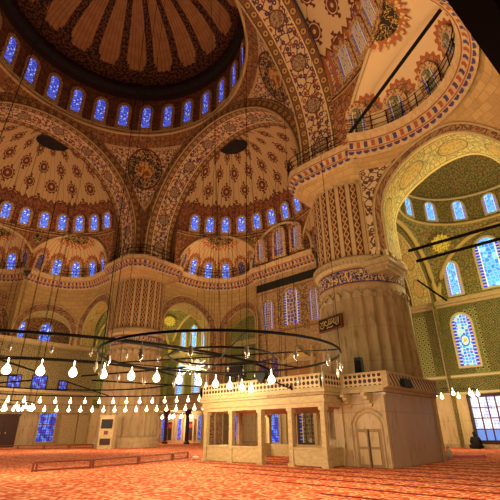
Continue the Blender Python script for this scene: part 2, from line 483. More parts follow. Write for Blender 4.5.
# ------------------------------------------------------------------ windows
WN = [0]
def window(P, right, n, w, h, pane, frame=M_WFRAME, border=.2, depth=.12, up=(0, 0, 1), square=False, bars=None):
    """P bottom centre, right = unit vector along the wall, n = unit vector into the room"""
    WN[0] += 1
    P = Vector(P); R = Vector(right).normalized(); N = Vector(n).normalized(); U = Vector(up).normalized()
    def outline(hw, hh, b):
        pts = [(-hw, -b), (-hw, hh - hw + (0 if not square else hw))]
        if square: pts.append((hw, hh))
        else:
            for k in range(1, 12):
                a = PI - PI*k/12
                pts.append((hw*math.cos(a), (hh - hw) + (hw*1.12)*math.sin(a)))
            pts.append((hw, hh - hw))
        pts.append((hw, -b)); return pts
    I = outline(w/2, h, 0); O = outline(w/2 + border, h + border, border)
    I[0] = (-w/2, 0); I[-1] = (w/2, 0)
    def W3(q, d): return P + R*q[0] + U*q[1] + N*d
    m = MB(); k = len(I)
    vs = [W3(q, depth) for q in O] + [W3(q, depth) for q in I] + [W3(q, -.02) for q in I] + [W3(q, -.02) for q in O]
    us = [q for q in O] + [q for q in I] + [q for q in I] + [q for q in O]
    fs = []
    for i in range(k):
        j = (i+1) % k
        fs += [(i, j, k+j, k+i), (k+i, k+j, 2*k+j, 2*k+i), (3*k+i, 3*k+j, j, i)]
    m.add(vs, fs, us)
    o = m.build('window_%d' % WN[0], frame, kind='structure')
    p = MB(); p.add([W3(q, .03) for q in I], [tuple(range(k))], [((q[0] + w/2)/w, q[1]/w) for q in I])
    p.build('pane', pane, o)
    if bars:
        b = MB(); nx, nz = bars
        for i in range(1, nx): 
            x = -w/2 + w*i/nx; b.tube([W3((x, 0), .06), W3((x, h - (0 if square else .3*w)), .06)], .05, 4)
        for i in range(1, nz):
            z = h*i/nz; b.tube([W3((-w/2, z), .06), W3((w/2, z), .06)], .03, 4)
        b.build('mullions', M_WOOD, o)
    return o
TN = [0]
def trim(m, mat, smooth=False):
    TN[0] += 1; return m.build('trim_%d' % TN[0], mat, smooth=smooth, kind='structure')

# ------------------------------------------------------------------ side frames round the dome centre
def side(k):
    if k == 'N': return lambda s, d, z=0: (CX + s, CY + d, z)
    if k == 'W': return lambda s, d, z=0: (CX - d, CY + s, z)
    if k == 'E': return lambda s, d, z=0: (CX + d, CY - s, z)
    return lambda s, d, z=0: (CX - s, CY - d, z)
ZS, RA, RO, DF, DB = 20.05, 10.2, 11.1, 11.1, 14.4
ZL = 18.1
def archpt(r, t, legz=ZL):
    leg = ZS - legz; arc = PI*r; T = 2*leg + arc; q = t*T
    if q < leg: return -r, legz + q, q
    if q > leg + arc: return r, ZS - (q - leg - arc), q
    a = (q - leg)/r
    return -r*math.cos(a), ZS + r*math.sin(a), q

def big_arch(k):
    F = side(k); m = MB()
    def soff(a, b):
        s, z, q = archpt(RA, a); d = DF + (DB - DF)*b
        return (*F(s, d, z), q, (d - DF))
    m.grid(soff, 72, 2); m.build('wall_arch_soffit', M_ARCH, kind='structure', smooth=True)
    m = MB()
    def face(a, b):
        r = RA + (RO - RA)*b; s, z, q = archpt(RA, a); s2 = s*r/RA if z >= ZS else math.copysign(r, s)
        z2 = ZS + (z - ZS)*r/RA if z >= ZS else z
        return (*F(s2, DF - .02, z2), q, r - RA)
    m.grid(face, 72, 1); m.build('wall_arch_face', M_ARCHF, kind='structure')
    for r, rad, mt in ((RA + .03, .09, M_CREAMM), (RO - .05, .10, M_SURR)):
        m = MB(); m.tube([F(*((lambda s, z, q: (s, DF - .05, z))(*archpt(r, i/72)))) for i in range(73)], rad, 6); trim(m, mt, True)
for k in 'NWE': big_arch(k)

# pendentives: parts of one sphere
RSP = math.hypot(DF, DF)
for nm, ph0 in (('north_west', 135), ('north_east', 45), ('south_west', 225)):
    m = MB()
    def pen(a, b, ph0=ph0):
        ph = math.radians(ph0 - 45 + 90*a)
        al = (math.degrees(ph) + 45) % 90 - 45
        rmax = DF/math.cos(math.radians(al)); rho = DF + (rmax - DF)*b
        z = ZS + math.sqrt(max(RSP**2 - rho**2, 0))
        return (CX + rho*math.cos(ph), CY + rho*math.sin(ph), z, (a - .5)*PI/2*rho, z - ZS)
    m.grid(pen, 64, 24); m.build('ceiling_pendentive', M_PEND, kind='structure', smooth=True)
# mouldings where pendentives meet the drum
def ring(z, R, r, mat, n=96, c=(CX, CY)):
    m = MB(); m.tube([(c[0] + R*math.cos(2*PI*i/n), c[1] + R*math.sin(2*PI*i/n), z) for i in range(n)], r, 6, closed=True); return trim(m, mat, True)
ring(31.2, RO - .02, .16, M_ARCHF); ring(31.65, RO - .05, .10, M_CREAMM)
# drum, gallery with its shade painted in, and dome
m = MB()
m.grid(lambda a, b: (CX + RO*math.cos(2*PI*a), CY + RO*math.sin(2*PI*a), 31.15 + 5.9*b, 2*PI*a*RO, 5.9*b), 112, 1)
m.build('wall_drum', M_DRUM, kind='structure', smooth=True)
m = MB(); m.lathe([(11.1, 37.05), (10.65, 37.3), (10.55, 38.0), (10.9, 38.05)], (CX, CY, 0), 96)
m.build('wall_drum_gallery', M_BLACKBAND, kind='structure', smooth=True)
m = MB()
def dome(a, b):
    e = b*PI/2; r = 10.9*math.cos(e)
    return (CX + r*math.cos(2*PI*a), CY + r*math.sin(2*PI*a), 38.0 + 7.2*math.sin(e), a*20 + .5, b)
m.grid(dome, 168, 36); m.build('ceiling_main_dome', M_DOME, kind='structure', smooth=True)
PH0 = 3.698
for k in range(-1, 13):
    a = PH0 - k*2*PI/28
    n = (-math.cos(a), -math.sin(a), 0); r = (math.sin(a), -math.cos(a), 0)
    window((CX + (RO - .02)*math.cos(a), CY + (RO - .02)*math.sin(a), 32.1), r, n, .92, 2.9, M_PDRUM, border=.3, depth=.18)

# ------------------------------------------------------------------ semi-domes and exedrae
A_, B_, D0 = 9.5, 8.5, 13.2
EX = {'N': [(-51, 8.05, 4.5), (51, 8.05, 4.5)], 'W': [(-54, 8.0, 4.4), (0, 8.3, 3.9), (52, 8.0, 4.4)], 'E': [(-45, 7.35, 5.0)]}
def semidome(k):
    F = side(k)
    exs = [(D*math.sin(math.radians(e)), D0 + D*math.cos(math.radians(e)), R, math.radians(e)) for e, D, R in EX[k]]
    thm = math.acos((DB - D0)/B_)
    # painted wall between the exedra arches
    def zlow(s, d):
        z = 18.0
        for ex, ey, R, e in exs:
            q = R*R - (s - ex)**2 - (d - ey)**2
            if q > 0: z = max(z, 18.0 + math.sqrt(q))
        return z
    m = MB()
    def zone(a, b):
        th = -thm + 2*thm*a; s, d = A_*math.sin(th), D0 + B_*math.cos(th)
        z0 = min(zlow(s, d), 22.35); z = z0 + (22.4 - z0)*b
        return (*F(s, d, z), th*8.9, z - 18)
    m.grid(zone, 220, 6); m.build('wall_' + {'N': 'qibla', 'W': 'west', 'E': 'east'}[k] + '_spandrel', M_ZONE, kind='structure', smooth=True)
    # moulding along the exedra arches and under the windows
    run = []
    for i in range(221):
        th = -thm + 2*thm*i/220; s, d = A_*math.sin(th), D0 + B_*math.cos(th); z = zlow(s, d)
        if z > 18.01: run.append(F(s*.995, d - .06, z))
        elif len(run) > 3:
            m = MB(); m.tube(run, .13, 6); trim(m, M_CREAMM, True); run = []
        else: run = []
    if len(run) > 3: m = MB(); m.tube(run, .13, 6); trim(m, M_CREAMM, True)
    m = MB(); m.tube([F(A_*math.sin(-thm + 2*thm*i/60)*.99, D0 + B_*math.cos(-thm + 2*thm*i/60)*.99, 22.45) for i in range(61)], .14, 6); trim(m, M_SURR, True)
    # the shell
    ZR = 8.6
    m = MB()
    def shell(a, b):
        e = b*PI/2; ce = math.cos(e)
        q = min(.999, (DB - D0)/max(B_*ce, 1e-6)) if B_*ce > (DB - D0) else .999
        tm = math.acos(q); th = -tm + 2*tm*a
        return (*F(A_*ce*math.sin(th), D0 + B_*ce*math.cos(th), 22.4 + ZR*math.sin(e)), th*8.9, e*8.8)
    m.grid(shell, 96, 40); m.build('ceiling_semi_dome', M_SEMI if k != 'E' else M_SEMI_PLAIN, kind='structure', smooth=True)
    # closing strip between the soffit and the shell
    m = MB()
    def clos(a, b):
        s, z, q = archpt(RA + .05, a, 17.9)
        ang = max(0, min(1, (z - 22.4)/ZR)); kk = 1 - ((DB - D0)/B_)**2
        s1 = math.copysign(A_*math.sqrt(max(kk - ang*ang, 0)), s) if z > 22.4 else math.copysign(A_*math.sqrt(kk), s)
        if abs(s1) > abs(s): s1 = s*.98
        return (*F(s + (s1 - s)*b, DB - .01, z), q, b)
    m.grid(clos, 96, 1); m.build('wall_arch_return', M_SURR, kind='structure')
    # windows round the foot of the shell
    half = .5 if k in 'NE' else 0
    for i in range(-6, 7 if half == 0 else 6):
        th = -(i + half)*.2165
        if abs(th) > 1.33: continue
        e = .055; ce = math.cos(e)
        s, d = A_*ce*math.sin(th), D0 + B_*ce*math.cos(th)
        p = Vector(F(s, d, 22.4 + ZR*math.sin(e))); p2 = Vector(F(A_*math.cos(.33)*math.sin(th), D0 + B_*math.cos(.33)*math.cos(th), 22.4 + ZR*math.sin(.33)))
        t = Vector(F(A_*math.sin(th + .01), D0 + B_*math.cos(th + .01), 0)) - Vector(F(A_*math.sin(th - .01), D0 + B_*math.cos(th - .01), 0))
        t.normalize(); up = (p2 - p).normalized(); n = t.cross(up)
        c = Vector(F(0, D0, 24))
        if n.dot(c - p) < 0: n = -n
        dim = (k == 'E') or (k == 'W' and abs(i) > 3)
        window(p + n*.12, t, n, .8 if k != 'E' else 1.15, 1.7 if k != 'E' else 2.1, M_PLATT if k == 'E' else M_PSEMI, border=.27, depth=.1, up=up)
    # black round plate near the crown
    e = 1.26; th = {'N': -.5, 'W': .5, 'E': 0}[k]; ce = math.cos(e)
    def plate(a, b):
        rr = b; q = 2*PI*a; e1 = e + .10*rr*math.sin(q); th1 = th + .62*rr*math.cos(q)
        return F(A_*.975*math.cos(e1)*math.sin(th1), D0 + B_*.975*math.cos(e1)*math.cos(th1), 22.4 + ZR*.975*math.sin(e1))
    m = MB(); m.grid(plate, 28, 3); trim(m, M_BLACKBAND)
    # exedrae
    for (ex, ey, R, e) in exs:
        m = MB(); NR = 22
        def inside(x, y): return (x/A_)**2 + ((y - D0)/B_)**2 < 1 or y < 13.4
        rows = []
        for j in range(NR+1):
            psi = PI/2*j/NR; r = R*math.cos(psi); z = 18 + R*math.sin(psi)
            bl = []
            for sg in (-1, 1):
                lo, hi = 0, PI
                for step in range(181):
                    bt = PI*step/180
                    if inside(ex + r*math.sin(e + sg*bt), ey + r*math.cos(e + sg*bt)): hi = bt; break
                bl.append(sg*hi)
            rows.append((psi, r, z, bl[0], bl[1]))
        rows = [q for q in rows if q[4] - q[3] > .02] or rows[:2]
        def exg(a, b):
            x = b*(len(rows)-1); j = int(round(x)); psi, r, z, b0, b1 = rows[j]; bt = b0 + (b1 - b0)*a
            return (*F(ex + r*math.sin(e + bt), ey + r*math.cos(e + bt), z), bt*R, psi*R)
        m.grid(exg, 48, len(rows)-1); m.build('ceiling_exedra', M_EXD if k != 'E' else M_EXD_PLAIN, kind='structure', smooth=True)
        xb = 8.75 - math.hypot(ex, ey - D0); elb = math.acos(max(-1, min(1, xb/R)))
        for rad, kk, mt_ in ((.36 if k == 'E' else .50, .975, M_TEETH), (.26 if k == 'E' else .36, .965, M_SUN)):
            m = MB()
            def sun(a, b, rad=rad, kk=kk, tt=(mt_ is M_TEETH)):
                q = PI*a; rr = rad*b*(1 + (.10*math.cos(26*q) if tt else 0)); el = elb - .02 - rr*math.sin(q); t = rr*math.cos(q)
                h = R*kk*math.cos(el)*math.cos(t); z = 18 + R*kk*math.sin(el)*math.cos(t); sd = R*kk*math.sin(t)
                return F(ex + h*math.sin(e) + sd*math.cos(e), ey + h*math.cos(e) - sd*math.sin(e), z)
            m.grid(sun, 78, 3); trim(m, mt_)
        big = (k == 'E')
        for i in (range(-3, 3)):
            bt = (i + .5)*.52
            if abs(bt) > 1.5: continue
            ps = .07; r = R*math.cos(ps)
            x, y = ex + r*math.sin(e + bt), ey + r*math.cos(e + bt)
            if inside(x, y): continue
            p = Vector(F(x, y, 18 + R*math.sin(ps))); q = Vector(F(ex + R*math.cos(.45)*math.sin(e + bt), ey + R*math.cos(.45)*math.cos(e + bt), 18 + R*math.sin(.45)))
            t = Vector(F(ex + math.sin(e + bt + .01), ey + math.cos(e + bt + .01), 0)) - Vector(F(ex + math.sin(e + bt - .01), ey + math.cos(e + bt - .01), 0)); t.normalize()
            up = (q - p).normalized(); n = t.cross(up); c = Vector(F(ex, ey, 19))
            if n.dot(c - p) < 0: n = -n
            lit = {'N': (-1, 0, -2), 'W': (-1, 0, 1, -2), 'E': ()}[k]
            window(p + n*.1, t, n, .85, 1.75, M_PSEMI if i in lit else (M_PGREEN if k == 'E' else M_PDIM), border=.3, depth=.1, up=up)
for k in 'NWE': semidome(k)

for (px_, py_, pz_) in ((9.55, 7.75, 21.3), (-7.75, -9.35, 21.3)):
    cc = (13, .2) if py_ > 0 else (-.2, -13)
    n = Vector((cc[0] - px_, cc[1] - py_, 0)).normalized(); t = Vector((-n.y, n.x, 0)); c = Vector((px_, py_, pz_)) + n*.15
    for r, d, mt_ in ((.62, 0, M_SURR), (.48, .06, M_SUN)):
        m = MB(); vs = [c + n*d + t*(r*math.cos(2*PI*i/24)) + Vector((0, 0, r*math.sin(2*PI*i/24))) for i in range(24)]
        vs += [v_ - n*.3 for v_ in vs]
        m.add(vs, [tuple(range(24))] + [(i, (i+1) % 24, 24 + (i+1) % 24, 24 + i) for i in range(24)]); trim(m, mt_)

# ------------------------------------------------------------------ curved lower walls with arched openings
def bpos(c, R, b, r, mode=None, z=0):
    q = math.radians(b)
    if mode == 'E' and b < 90:      # square plan below, rounding into the circular ledge above
        s = math.radians(90 - b)*R; S1 = 6.7; br = math.radians(90 - s/12*117)
        sqx, sqy = (c[0] + s, c[1] + r) if s < S1 else (c[0] + S1 + (r - R), c[1] + R - (s - S1))
        t = max(0.0, min(1.0, (z - 13.6)/3.7)); t = t*t*(3 - 2*t)
        cx_, cy_ = c[0] + r*math.cos(br), c[1] + r*math.sin(br)
        return (sqx + (cx_ - sqx)*t, sqy + (cy_ - sqy)*t)
    if mode == 'N' and b > 180: return (c[0] - r, c[1] - math.radians(b - 180)*R)
    if mode == 'W' and b < 90: return (c[0] + math.radians(90 - b)*R, c[1] + r)
    return (c[0] + r*math.cos(q), c[1] + r*math.sin(q))
def arc_wall(c, R, b0, b1, z0, z1, opens, mat, name, mode=None, reveal=1.8, back=.85, revmat=M_REVEAL, surround=True, sw=.75):
    """b in degrees (world angle). opens: (centre, radius of arch, spring z, zbottom)"""
    cuts = set()
    n = max(8, int(abs(b1 - b0)/2.5))
    bs = [b0 + (b1 - b0)*i/n for i in range(n+1)]
    for oc, w, zs, zb in opens:
        ha = math.degrees(w/R)
        for x in (oc - ha, oc + ha): bs += [x - .01, x + .01]
        bs += [oc - ha + 2*ha*i/36 for i in range(1, 36)]
    lo, hi = min(b0, b1), max(b0, b1)
    bs = sorted(b for b in bs if lo - 1e-6 <= b <= hi + 1e-6)
    def op(b):
        for oc, w, zs, zb in opens:
            s = math.radians(b - oc)*R
            if abs(s) < w: return (zs + math.sqrt(w*w - s*s)*1.06, zb)
        return None
    P = lambda b, z, r=R: (*bpos(c, R, b, r, mode, z), z)
    m = MB(); nv = 10 if mode == 'E' else 1
    for a, b in zip(bs[:-1], bs[1:]):
        oa, ob = op(a), op(b)
        if (oa is None) != (ob is None):
            if b - a < .05: continue
        la = oa[0] if oa else z0; lb = ob[0] if ob else z0
        if (oa is None) != (ob is None): la = lb = z0 if oa is None and ob is None else max(la, lb)
        for segs in (((la, z1), (lb, z1)),) + ((((z0, oa[1]), (z0, ob[1])),) if oa and ob and oa[1] > z0 else ()):
            (p0, p1), (q0, q1) = segs
            ua, ub = math.radians(a)*R, math.radians(b)*R
            for j in range(nv):
                a0, a1 = p0 + (p1-p0)*j/nv, p0 + (p1-p0)*(j+1)/nv; c0, c1 = q0 + (q1-q0)*j/nv, q0 + (q1-q0)*(j+1)/nv
                m.add([P(a, a0), P(b, c0), P(b, c1), P(a, a1)], [(0, 1, 2, 3)], [(ua, a0), (ub, c0), (ub, c1), (ua, a1)])
    m.build(name, mat, kind='structure', smooth=False)
    for oc, w, zs, zb in opens:
        def rim(t, r, k, dr=0):
            ww = w*k + dr; leg = max(zs - zb, 0.01); arc = PI*ww; T = 2*leg + arc; q = t*T
            if q < leg: s, z = -ww, zb + q
            elif q > leg + arc: s, z = ww, zs - (q - leg - arc)
            else: aa = (q - leg)/ww; s, z = -ww*math.cos(aa), zs + ww*math.sin(aa)*1.06
            b = oc + math.degrees(s/R)
            return P(b, z, r), q
        mm = MB()
        def rv(a, b):
            p, q = rim(a, R + reveal*b, 1 - (1 - back)*b); return (*p, q, b)
        mm.grid(rv, 60, 2); mm.build('wall_arch_soffit', revmat, kind='structure', smooth=True)
        if surround:
            mm = MB()
            def sr(a, b):
                p, q = rim(a, R - .05, 1, .02 + sw*b); return (*p, q, b*sw)
            mm.grid(sr, 60, 1); trim(mm, M_SURR)
            mm = MB(); mm.tube([rim(i/60, R - .08, 1, sw + .05)[0] for i in range(61)], .07, 5); trim(mm, M_CREAMM, True)
            mm = MB(); mm.tube([rim(i/60, R - .03, 1, 0)[0] for i in range(61)], .08, 5); trim(mm, M_CREAMM, True)

# qibla side, left niche
NCX, NCY, NR_ = 6.6, 5.0, 4.6
arc_wall((NCX, NCY), NR_, 57, 242, 0, 17.3, [(184, 3.2, 11.3, 0), (92, 2.5, 11.5, 0)], M_LOWER, 'wall_qibla_niche', 'N', reveal=1.6, back=.88)
# west side niches
arc_wall((-5.4, -7), 4.6, 28, 212, 10.2, 17.3, [(80, 2.5, 12.1, 10.2), (165, 2.9, 10.9, 10.2)], M_LOWER, 'wall_west_niche', 'W', reveal=1.3, back=.86)
arc_wall((-8.6, -13), 4.1, 100, 262, 10.2, 17.3, [(158, 2.2, 11.4, 10.2)], M_LOWER, 'wall_west_niche', reveal=1.3, back=.86)
# east side niche (near, large yellow arch)
arc_wall((31.4, -8), 5.25, -41, 122.5, 10.35, 17.3, [(73.6, 3.5, 12.4, 10.35)], M_STONE, 'wall_east_niche', 'E', reveal=2.0, back=.86, sw=.38)
# lace panel on the stone beside the yellow arch
m = MB()
def lp(a, b):
    be = 98 + 23.5*a; sx = math.radians(be - 73.6)*5.25; rr = 4.05
    z0 = 12.45 + (math.sqrt(rr*rr - sx*sx)*1.06 if abs(sx) < rr else -2.0 - (abs(sx) - rr)*1.5); z1 = 15.75
    z = z0 + (z1 - z0)*b; q = math.radians(be); r = 5.19
    return (31.4 + r*math.cos(q), -8 + r*math.sin(q), z, a*1.9, z)
m.grid(lp, 24, 4); trim(m, M_LACE)

# straight pieces
def plane(name, pts, mat):
    m = MB(); m.add(pts, [(0, 1, 2, 3)]); return m.build(name, mat, kind='structure')
plane('floor', [(-40, -45, 0), (60, -45, 0), (60, 14, 0), (-40, 14, 0)], M_CARPET)
plane('wall_qibla', [(8.9, 8.95, 0), (17.1, 8.95, 0), (17.1, 8.95, 18.3), (8.9, 8.95, 18.3)], M_WALLN)
plane('wall_qibla_return', [(8.9, 8.95, 0), (8.9, 13.5, 0), (8.9, 13.5, 17.3), (8.9, 8.95, 17.3)], M_WALLN)
plane('wall_qibla_outer', [(-13.5, 13.5, 0), (40, 13.5, 0), (40, 13.5, 17.5), (-13.5, 13.5, 17.5)], M_TILE)
plane('wall_west_outer', [(-13.5, -26, 0), (-13.5, 13.5, 0), (-13.5, 13.5, 18), (-13.5, -26, 18)], M_TILE)
plane('wall_west', [(-10.2, -26, 0), (-10.2, 1.3, 0), (-10.2, 1.3, 10.4), (-10.2, -26, 10.4)], M_LOWER)
plane('wall_west_return', [(-10.2, 1.3, 0), (-13.5, 1.3, 0), (-13.5, 1.3, 10.4), (-10.2, 1.3, 10.4)], M_LOWER)
plane('wall_west_recess', [(-11.3, -12, 10.2), (-11.3, -2, 10.2), (-11.3, -2, 15.5), (-11.3, -12, 15.5)], M_SURR)
m = MB(); m.box((-10.3, -12.3, 10.3), (2.6, 27.2, .35)); trim(m, M_CREAMM)
for y0, y1 in ((-26, 1.3),):
    m = MB(); m.box((-10.1, (y0+y1)/2, 5.35), (.5, y1-y0, .3)); m.box((-10.1, (y0+y1)/2, 3.35), (.3, y1-y0, .12)); trim(m, M_CREAMM)
# cornices on the outer qibla wall
m = MB(); m.box((13, 13.3, 11.4), (53, .55, .38)); m.box((13, 13.4, 11.1), (53, .3, .2)); trim(m, M_CREAMM)
m = MB(); m.box((13, 13.42, 5.25), (53, .12, .16)); m.box((13, 13.42, 3.95), (53, .16, .14)); trim(m, M_WFRAME2)
m = MB(); m.box((26.1, 13.34, 7.6), (.22, .3, 7.4)); trim(m, M_WFRAME2)

# corner bays with small domes
def bay(cx, cy, tag_):
    H = 6.0; Z0 = 11.4; RS = H*math.sqrt(2)
    m = MB()
    def pn(a, b):
        ph = 2*PI*a; al = (math.degrees(ph) + 45) % 90 - 45
        rm = H/math.cos(math.radians(al)); rho = 5.6 + (rm - 5.6)*b; z = Z0 + math.sqrt(max(RS*RS - rho*rho, 0))
        return (cx + rho*math.cos(ph), cy + rho*math.sin(ph), z, ph*H, z)
    m.grid(pn, 128, 16); m.build('ceiling_bay_pendentive', M_BAY, kind='structure', smooth=True)
    zt = Z0 + math.sqrt(RS*RS - 5.6**2)
    m = MB(); m.lathe([(5.6, zt), (5.6, zt + 2.5)] + [(5.6*math.cos(q*PI/20), zt + 2.5 + 4.2*math.sin(q*PI/20)) for q in range(1, 11)], (cx, cy, 0), 64)
    m.build('ceiling_bay_dome', M_BAY, kind='structure', smooth=True)
    ring(zt + .05, 5.5, .12, M_REVEAL, 64, (cx, cy)); ring(zt + 2.6, 5.5, .12, M_WFRAME2, 64, (cx, cy))
    for i in range(14):
        a = 2*PI*(i + .5)/14
        if math.sin(a) < -.2: continue
        window((cx + 5.58*math.cos(a), cy + 5.58*math.sin(a), zt + .45), (math.sin(a), -math.cos(a), 0), (-math.cos(a), -math.sin(a), 0), .95, 1.75, M_PBAY, M_WFRAME2, border=.12)
    # wall arches
    for F2 in ((lambda s, z: (cx + s, cy + H - .06, z)), (lambda s, z: (cx - H + .06, cy + s, z)), (lambda s, z: (cx + H - .06, cy + s, z))):
        m = MB(); m.tube([F2(-(H-.15)*math.cos(PI*i/40), Z0 + (H-.15)*math.sin(PI*i/40)) for i in range(41)], .22, 6); trim(m, M_REVEAL, True)
bay(32.5, 7.5, 'ne'); bay(-6.5, 7.5, 'nw')
# bright medallions on the bay pendentives
for bx, by, sx in ((26.5, 13.5, 1), (-12.5, 13.5, 1)):
    m = MB(); c = Vector((bx + 1.55, by - 1.55, 16.45)); n = Vector((-.5, .5, .62)).normalized(); t = Vector((.7, .7, 0)); w = n.cross(t)
    vs = []; 
    for i in range(28):
        r = .95 if i % 2 else .72; q = 2*PI*i/28; vs.append(c - n*.35 + t*(r*math.cos(q)) + w*(r*math.sin(q)))
    m.add(vs, [tuple(range(28))]); trim(m, material('bay_medallion', lambda: mix(voro(vec(*uv()), 6.)[0] < .3, (.85, .70, .10), (.40, .28, .05))))
# bay windows on the outer qibla wall
QR, QN = (1, 0, 0), (0, -1, 0)
for x, w, h, z in ((28.15, 1.05, 2.9, 11.95), (31.3, 1.9, 4.2, 12.0), (34.9, 1.9, 4.2, 12.0), (-9.3, 1.0, 2.8, 11.9), (-7.0, 1.2, 3.2, 11.9), (-4.6, 1.0, 2.8, 11.9)):
    window((x, 13.46, z), QR, QN, w, h, M_PBAY, M_WFRAME2, border=.16, depth=.15)
for x in (28.0, 31.9, 35.6, -9.6, -6.0):
    window((x, 13.46, 6.0), QR, QN, 1.5, 4.1, M_PBIG, M_WFRAME2, border=.16, depth=.15)
window((28.55, 13.46, .55), QR, QN, 2.3, 3.05, M_PDAY, M_DARKWOOD, border=.22, depth=.2, square=True, bars=(4, 4))
window((33.4, 13.46, .55), QR, QN, 2.3, 3.05, M_PDAY, M_DARKWOOD, border=.22, depth=.2, square=True, bars=(4, 4))
# wall between the bay and the qibla aisle: an arch painted like the vault
m = MB()
def bw(a, b):
    y = 1.4 + 12.1*a; s = (y - 7.45); q = 5.0**2 - s*s; zl = 11.4 + (math.sqrt(q) if q > 0 else 0) if abs(s) < 5 else 0
    return (26.3, y, zl + (19.5 - zl)*b, y, zl + (19.5 - zl)*b)
m.grid(bw, 96, 4); m.build('wall_bay_arch', M_BAY, kind='structure')
m = MB()
def bw2(a, b):
    q = PI*a; return (26.3 - 1.7*b, 7.45 - 5*math.cos(q), 11.4 + 5*math.sin(q), q*5, b)
m.grid(bw2, 40, 1); m.build('wall_arch_soffit', M_REVEAL, kind='structure', smooth=True)

# ------------------------------------------------------------------ windows and openings of the visible walls
# upper windows of the qibla wall, above the cornice
for x, w, h in ((10.6, .95, 2.3), (13.0, 1.25, 3.1), (15.5, 1.0, 2.6)):
    window((x, 8.18 if x != 13 else 8.5, 18.6), QR, QN, w, h, M_PVIO, M_WFRAME, border=.28, depth=.35)
m = MB(); m.tube([(13 - 4.2*math.cos(PI*i/40), 8.3 + .0*i, 18.2 + 4.15*math.sin(PI*i/40)) for i in range(41)], .16, 6); trim(m, M_CREAMM, True)
for x, w, h in ((10.7, 1.3, 3.1), (13.8, 2.0, 3.7), (16.5, 1.0, 3.1)):
    window((x, 8.93, 11.0), QR, QN, w, h, M_PVIO, M_WFRAME, border=.22, depth=.12)
window((10.9, 8.93, .35), QR, QN, 1.5, 2.75, M_PNAVY, M_CREAMM, border=.25, depth=.12, square=True, bars=(3, 4))
window((15.0, 8.93, .35), QR, QN, 2.0, 2.75, M_PGREEN, M_DARKWOOD, border=.2, depth=.12, square=True, bars=(3, 4))
for x, w, h in ((9.9, .9, 2.4), (11.4, .9, 2.4)):
    window((x, 8.93, 5.6), QR, QN, w, h, M_PDIM, M_WFRAME, border=.22, depth=.12)
# blue windows in the west recess, west wall and ground level
WR, WNn = (0, 1, 0), (1, 0, 0)
for y in (-8.1, -5.2):
    window((-11.25, y, 10.5), WR, WNn, 1.2, 2.3, M_PSEMI, M_WFRAME, border=.2, depth=.12)
for y, w, h in ((-7.7, 1.1, 1.15), (-5.2, 1.4, 1.25), (-2.6, .8, .9)):
    window((-10.17, y, 5.65), WR, WNn, w, h, M_PNAVY, M_DARKWOOD, border=.12, depth=.12, square=True, bars=(3, 2))
window((-10.17, -3.55, .45), WR, WNn, 1.7, 2.75, M_PNAVY, M_MARBLE, border=.15, depth=.12, square=True, bars=(4, 5))
# windows and doorways on the outer wall behind the gallery
for x, w, h, pn_ in ((-12.6, .8, 2.6, M_PNAVY), (-9.0, .9, 2.6, M_PNAVY), (-4.6, 1.1, 2.8, M_PNAVY), (1.0, 1.4, 2.9, M_PNAVY), (5.6, 1.4, 2.9, M_PNAVY)):
    window((x, 13.46, .35), QR, QN, w, h, pn_, M_CREAMM, border=.3, depth=.15, square=True, bars=(2, 4))
DN = [0]
def door(x, y, w, h, nx=1):
    DN[0] += 1
    m = MB(); m.box((x - w/2 - .15, y, h/2), (.3, .3, h)); m.box((x + w/2 + .15, y, h/2), (.3, .3, h)); m.box((x, y, h + .15), (w + .6, .3, .3))
    o = m.build('door_%d' % DN[0], M_CREAMM, kind='structure')
    m = MB(); m.box((x - w/4, y + .05, h/2), (w/2 - .04, .08, h)); m.box((x + w/4, y + .05, h/2), (w/2 - .04, .08, h)); m.build('door_leaf', M_DARKWOOD, o)
    m = MB(); m.box((x, y - .02, h*.8), (w*.6, .06, h*.18)); m.build('door_sign', material('red_sign', (.5, .05, .03)), o)
for x in (-10.9, -6.6): door(x, 13.3, 1.1, 2.5)
# marble facings on the west wall
for y, w in ((-8.6, 1.8), (-1.2, 1.9), (.4, 1.3)):
    m = MB(); m.box((-10.12, y, 1.7), (.12, w - .15, 2.9)); trim(m, M_CREAMM)
m = MB(); m.box((-10.0, -12.3, .12), (.3, 27, .24)); m.build('baseboard_west', M_MARBLE, kind='structure')
m = MB(); m.box((13, 13.35, .14), (53, .25, .28)); m.build('baseboard_qibla', M_MARBLE, kind='structure')
# calligraphy panel over the west door
# prayer niche frame on the qibla wall
mih = thing('mihrab_frame', (13.0, 8.8, 0), 'gilded marble prayer niche frame with pointed crest on the far wall above the platform', 'niche frame')
m = MB(); m.box((10.95, 8.7, 3.2), (.35, .4, 6.4)); m.box((14.6, 8.7, 3.2), (.35, .4, 6.4)); m.box((12.78, 8.7, 6.5), (4.2, .5, .3)); m.build('surround', M_CREAMM, mih)
m = MB(); cr = []
for i in range(33):
    q = i/32; xx = 11.2 + 3.15*q; w_ = 1 - abs(2*q - 1); cr.append((xx, 6.62 + .95*w_**1.4 + .14*abs(math.sin(q*PI*7))))
cr = [(11.2, 6.55)] + cr + [(14.35, 6.55)]; n_ = len(cr)
m.add([(a, 8.6, z) for a, z in cr] + [(a, 8.8, z) for a, z in cr], [tuple(range(n_)), tuple(range(2*n_-1, n_-1, -1))] + [(i, (i+1) % n_, n_ + (i+1) % n_, n_ + i) for i in range(n_)])
m.build('crest', M_GOLDP, mih)
m = MB(); m.box((12.78, 8.85, 5.7), (3.0, .08, .7)); m.build('inscription_panel', M_SCRIPT, mih)
m = MB()
for i in range(7):
    m.box((12.78, 8.86, 5.2 - i*.28), (3.2 - i*.42, .14 + i*.02, .26))
m.build('hood', M_GOLDP, mih)
for x in (10.95, 14.6):
    m = MB(); m.lathe([(.12, 0), (.16, .2), (.08, .4), (.14, .6), (.02, 1.0)], (x, 8.7, 6.6), 10); m.build('finial', M_GOLDP, mih)
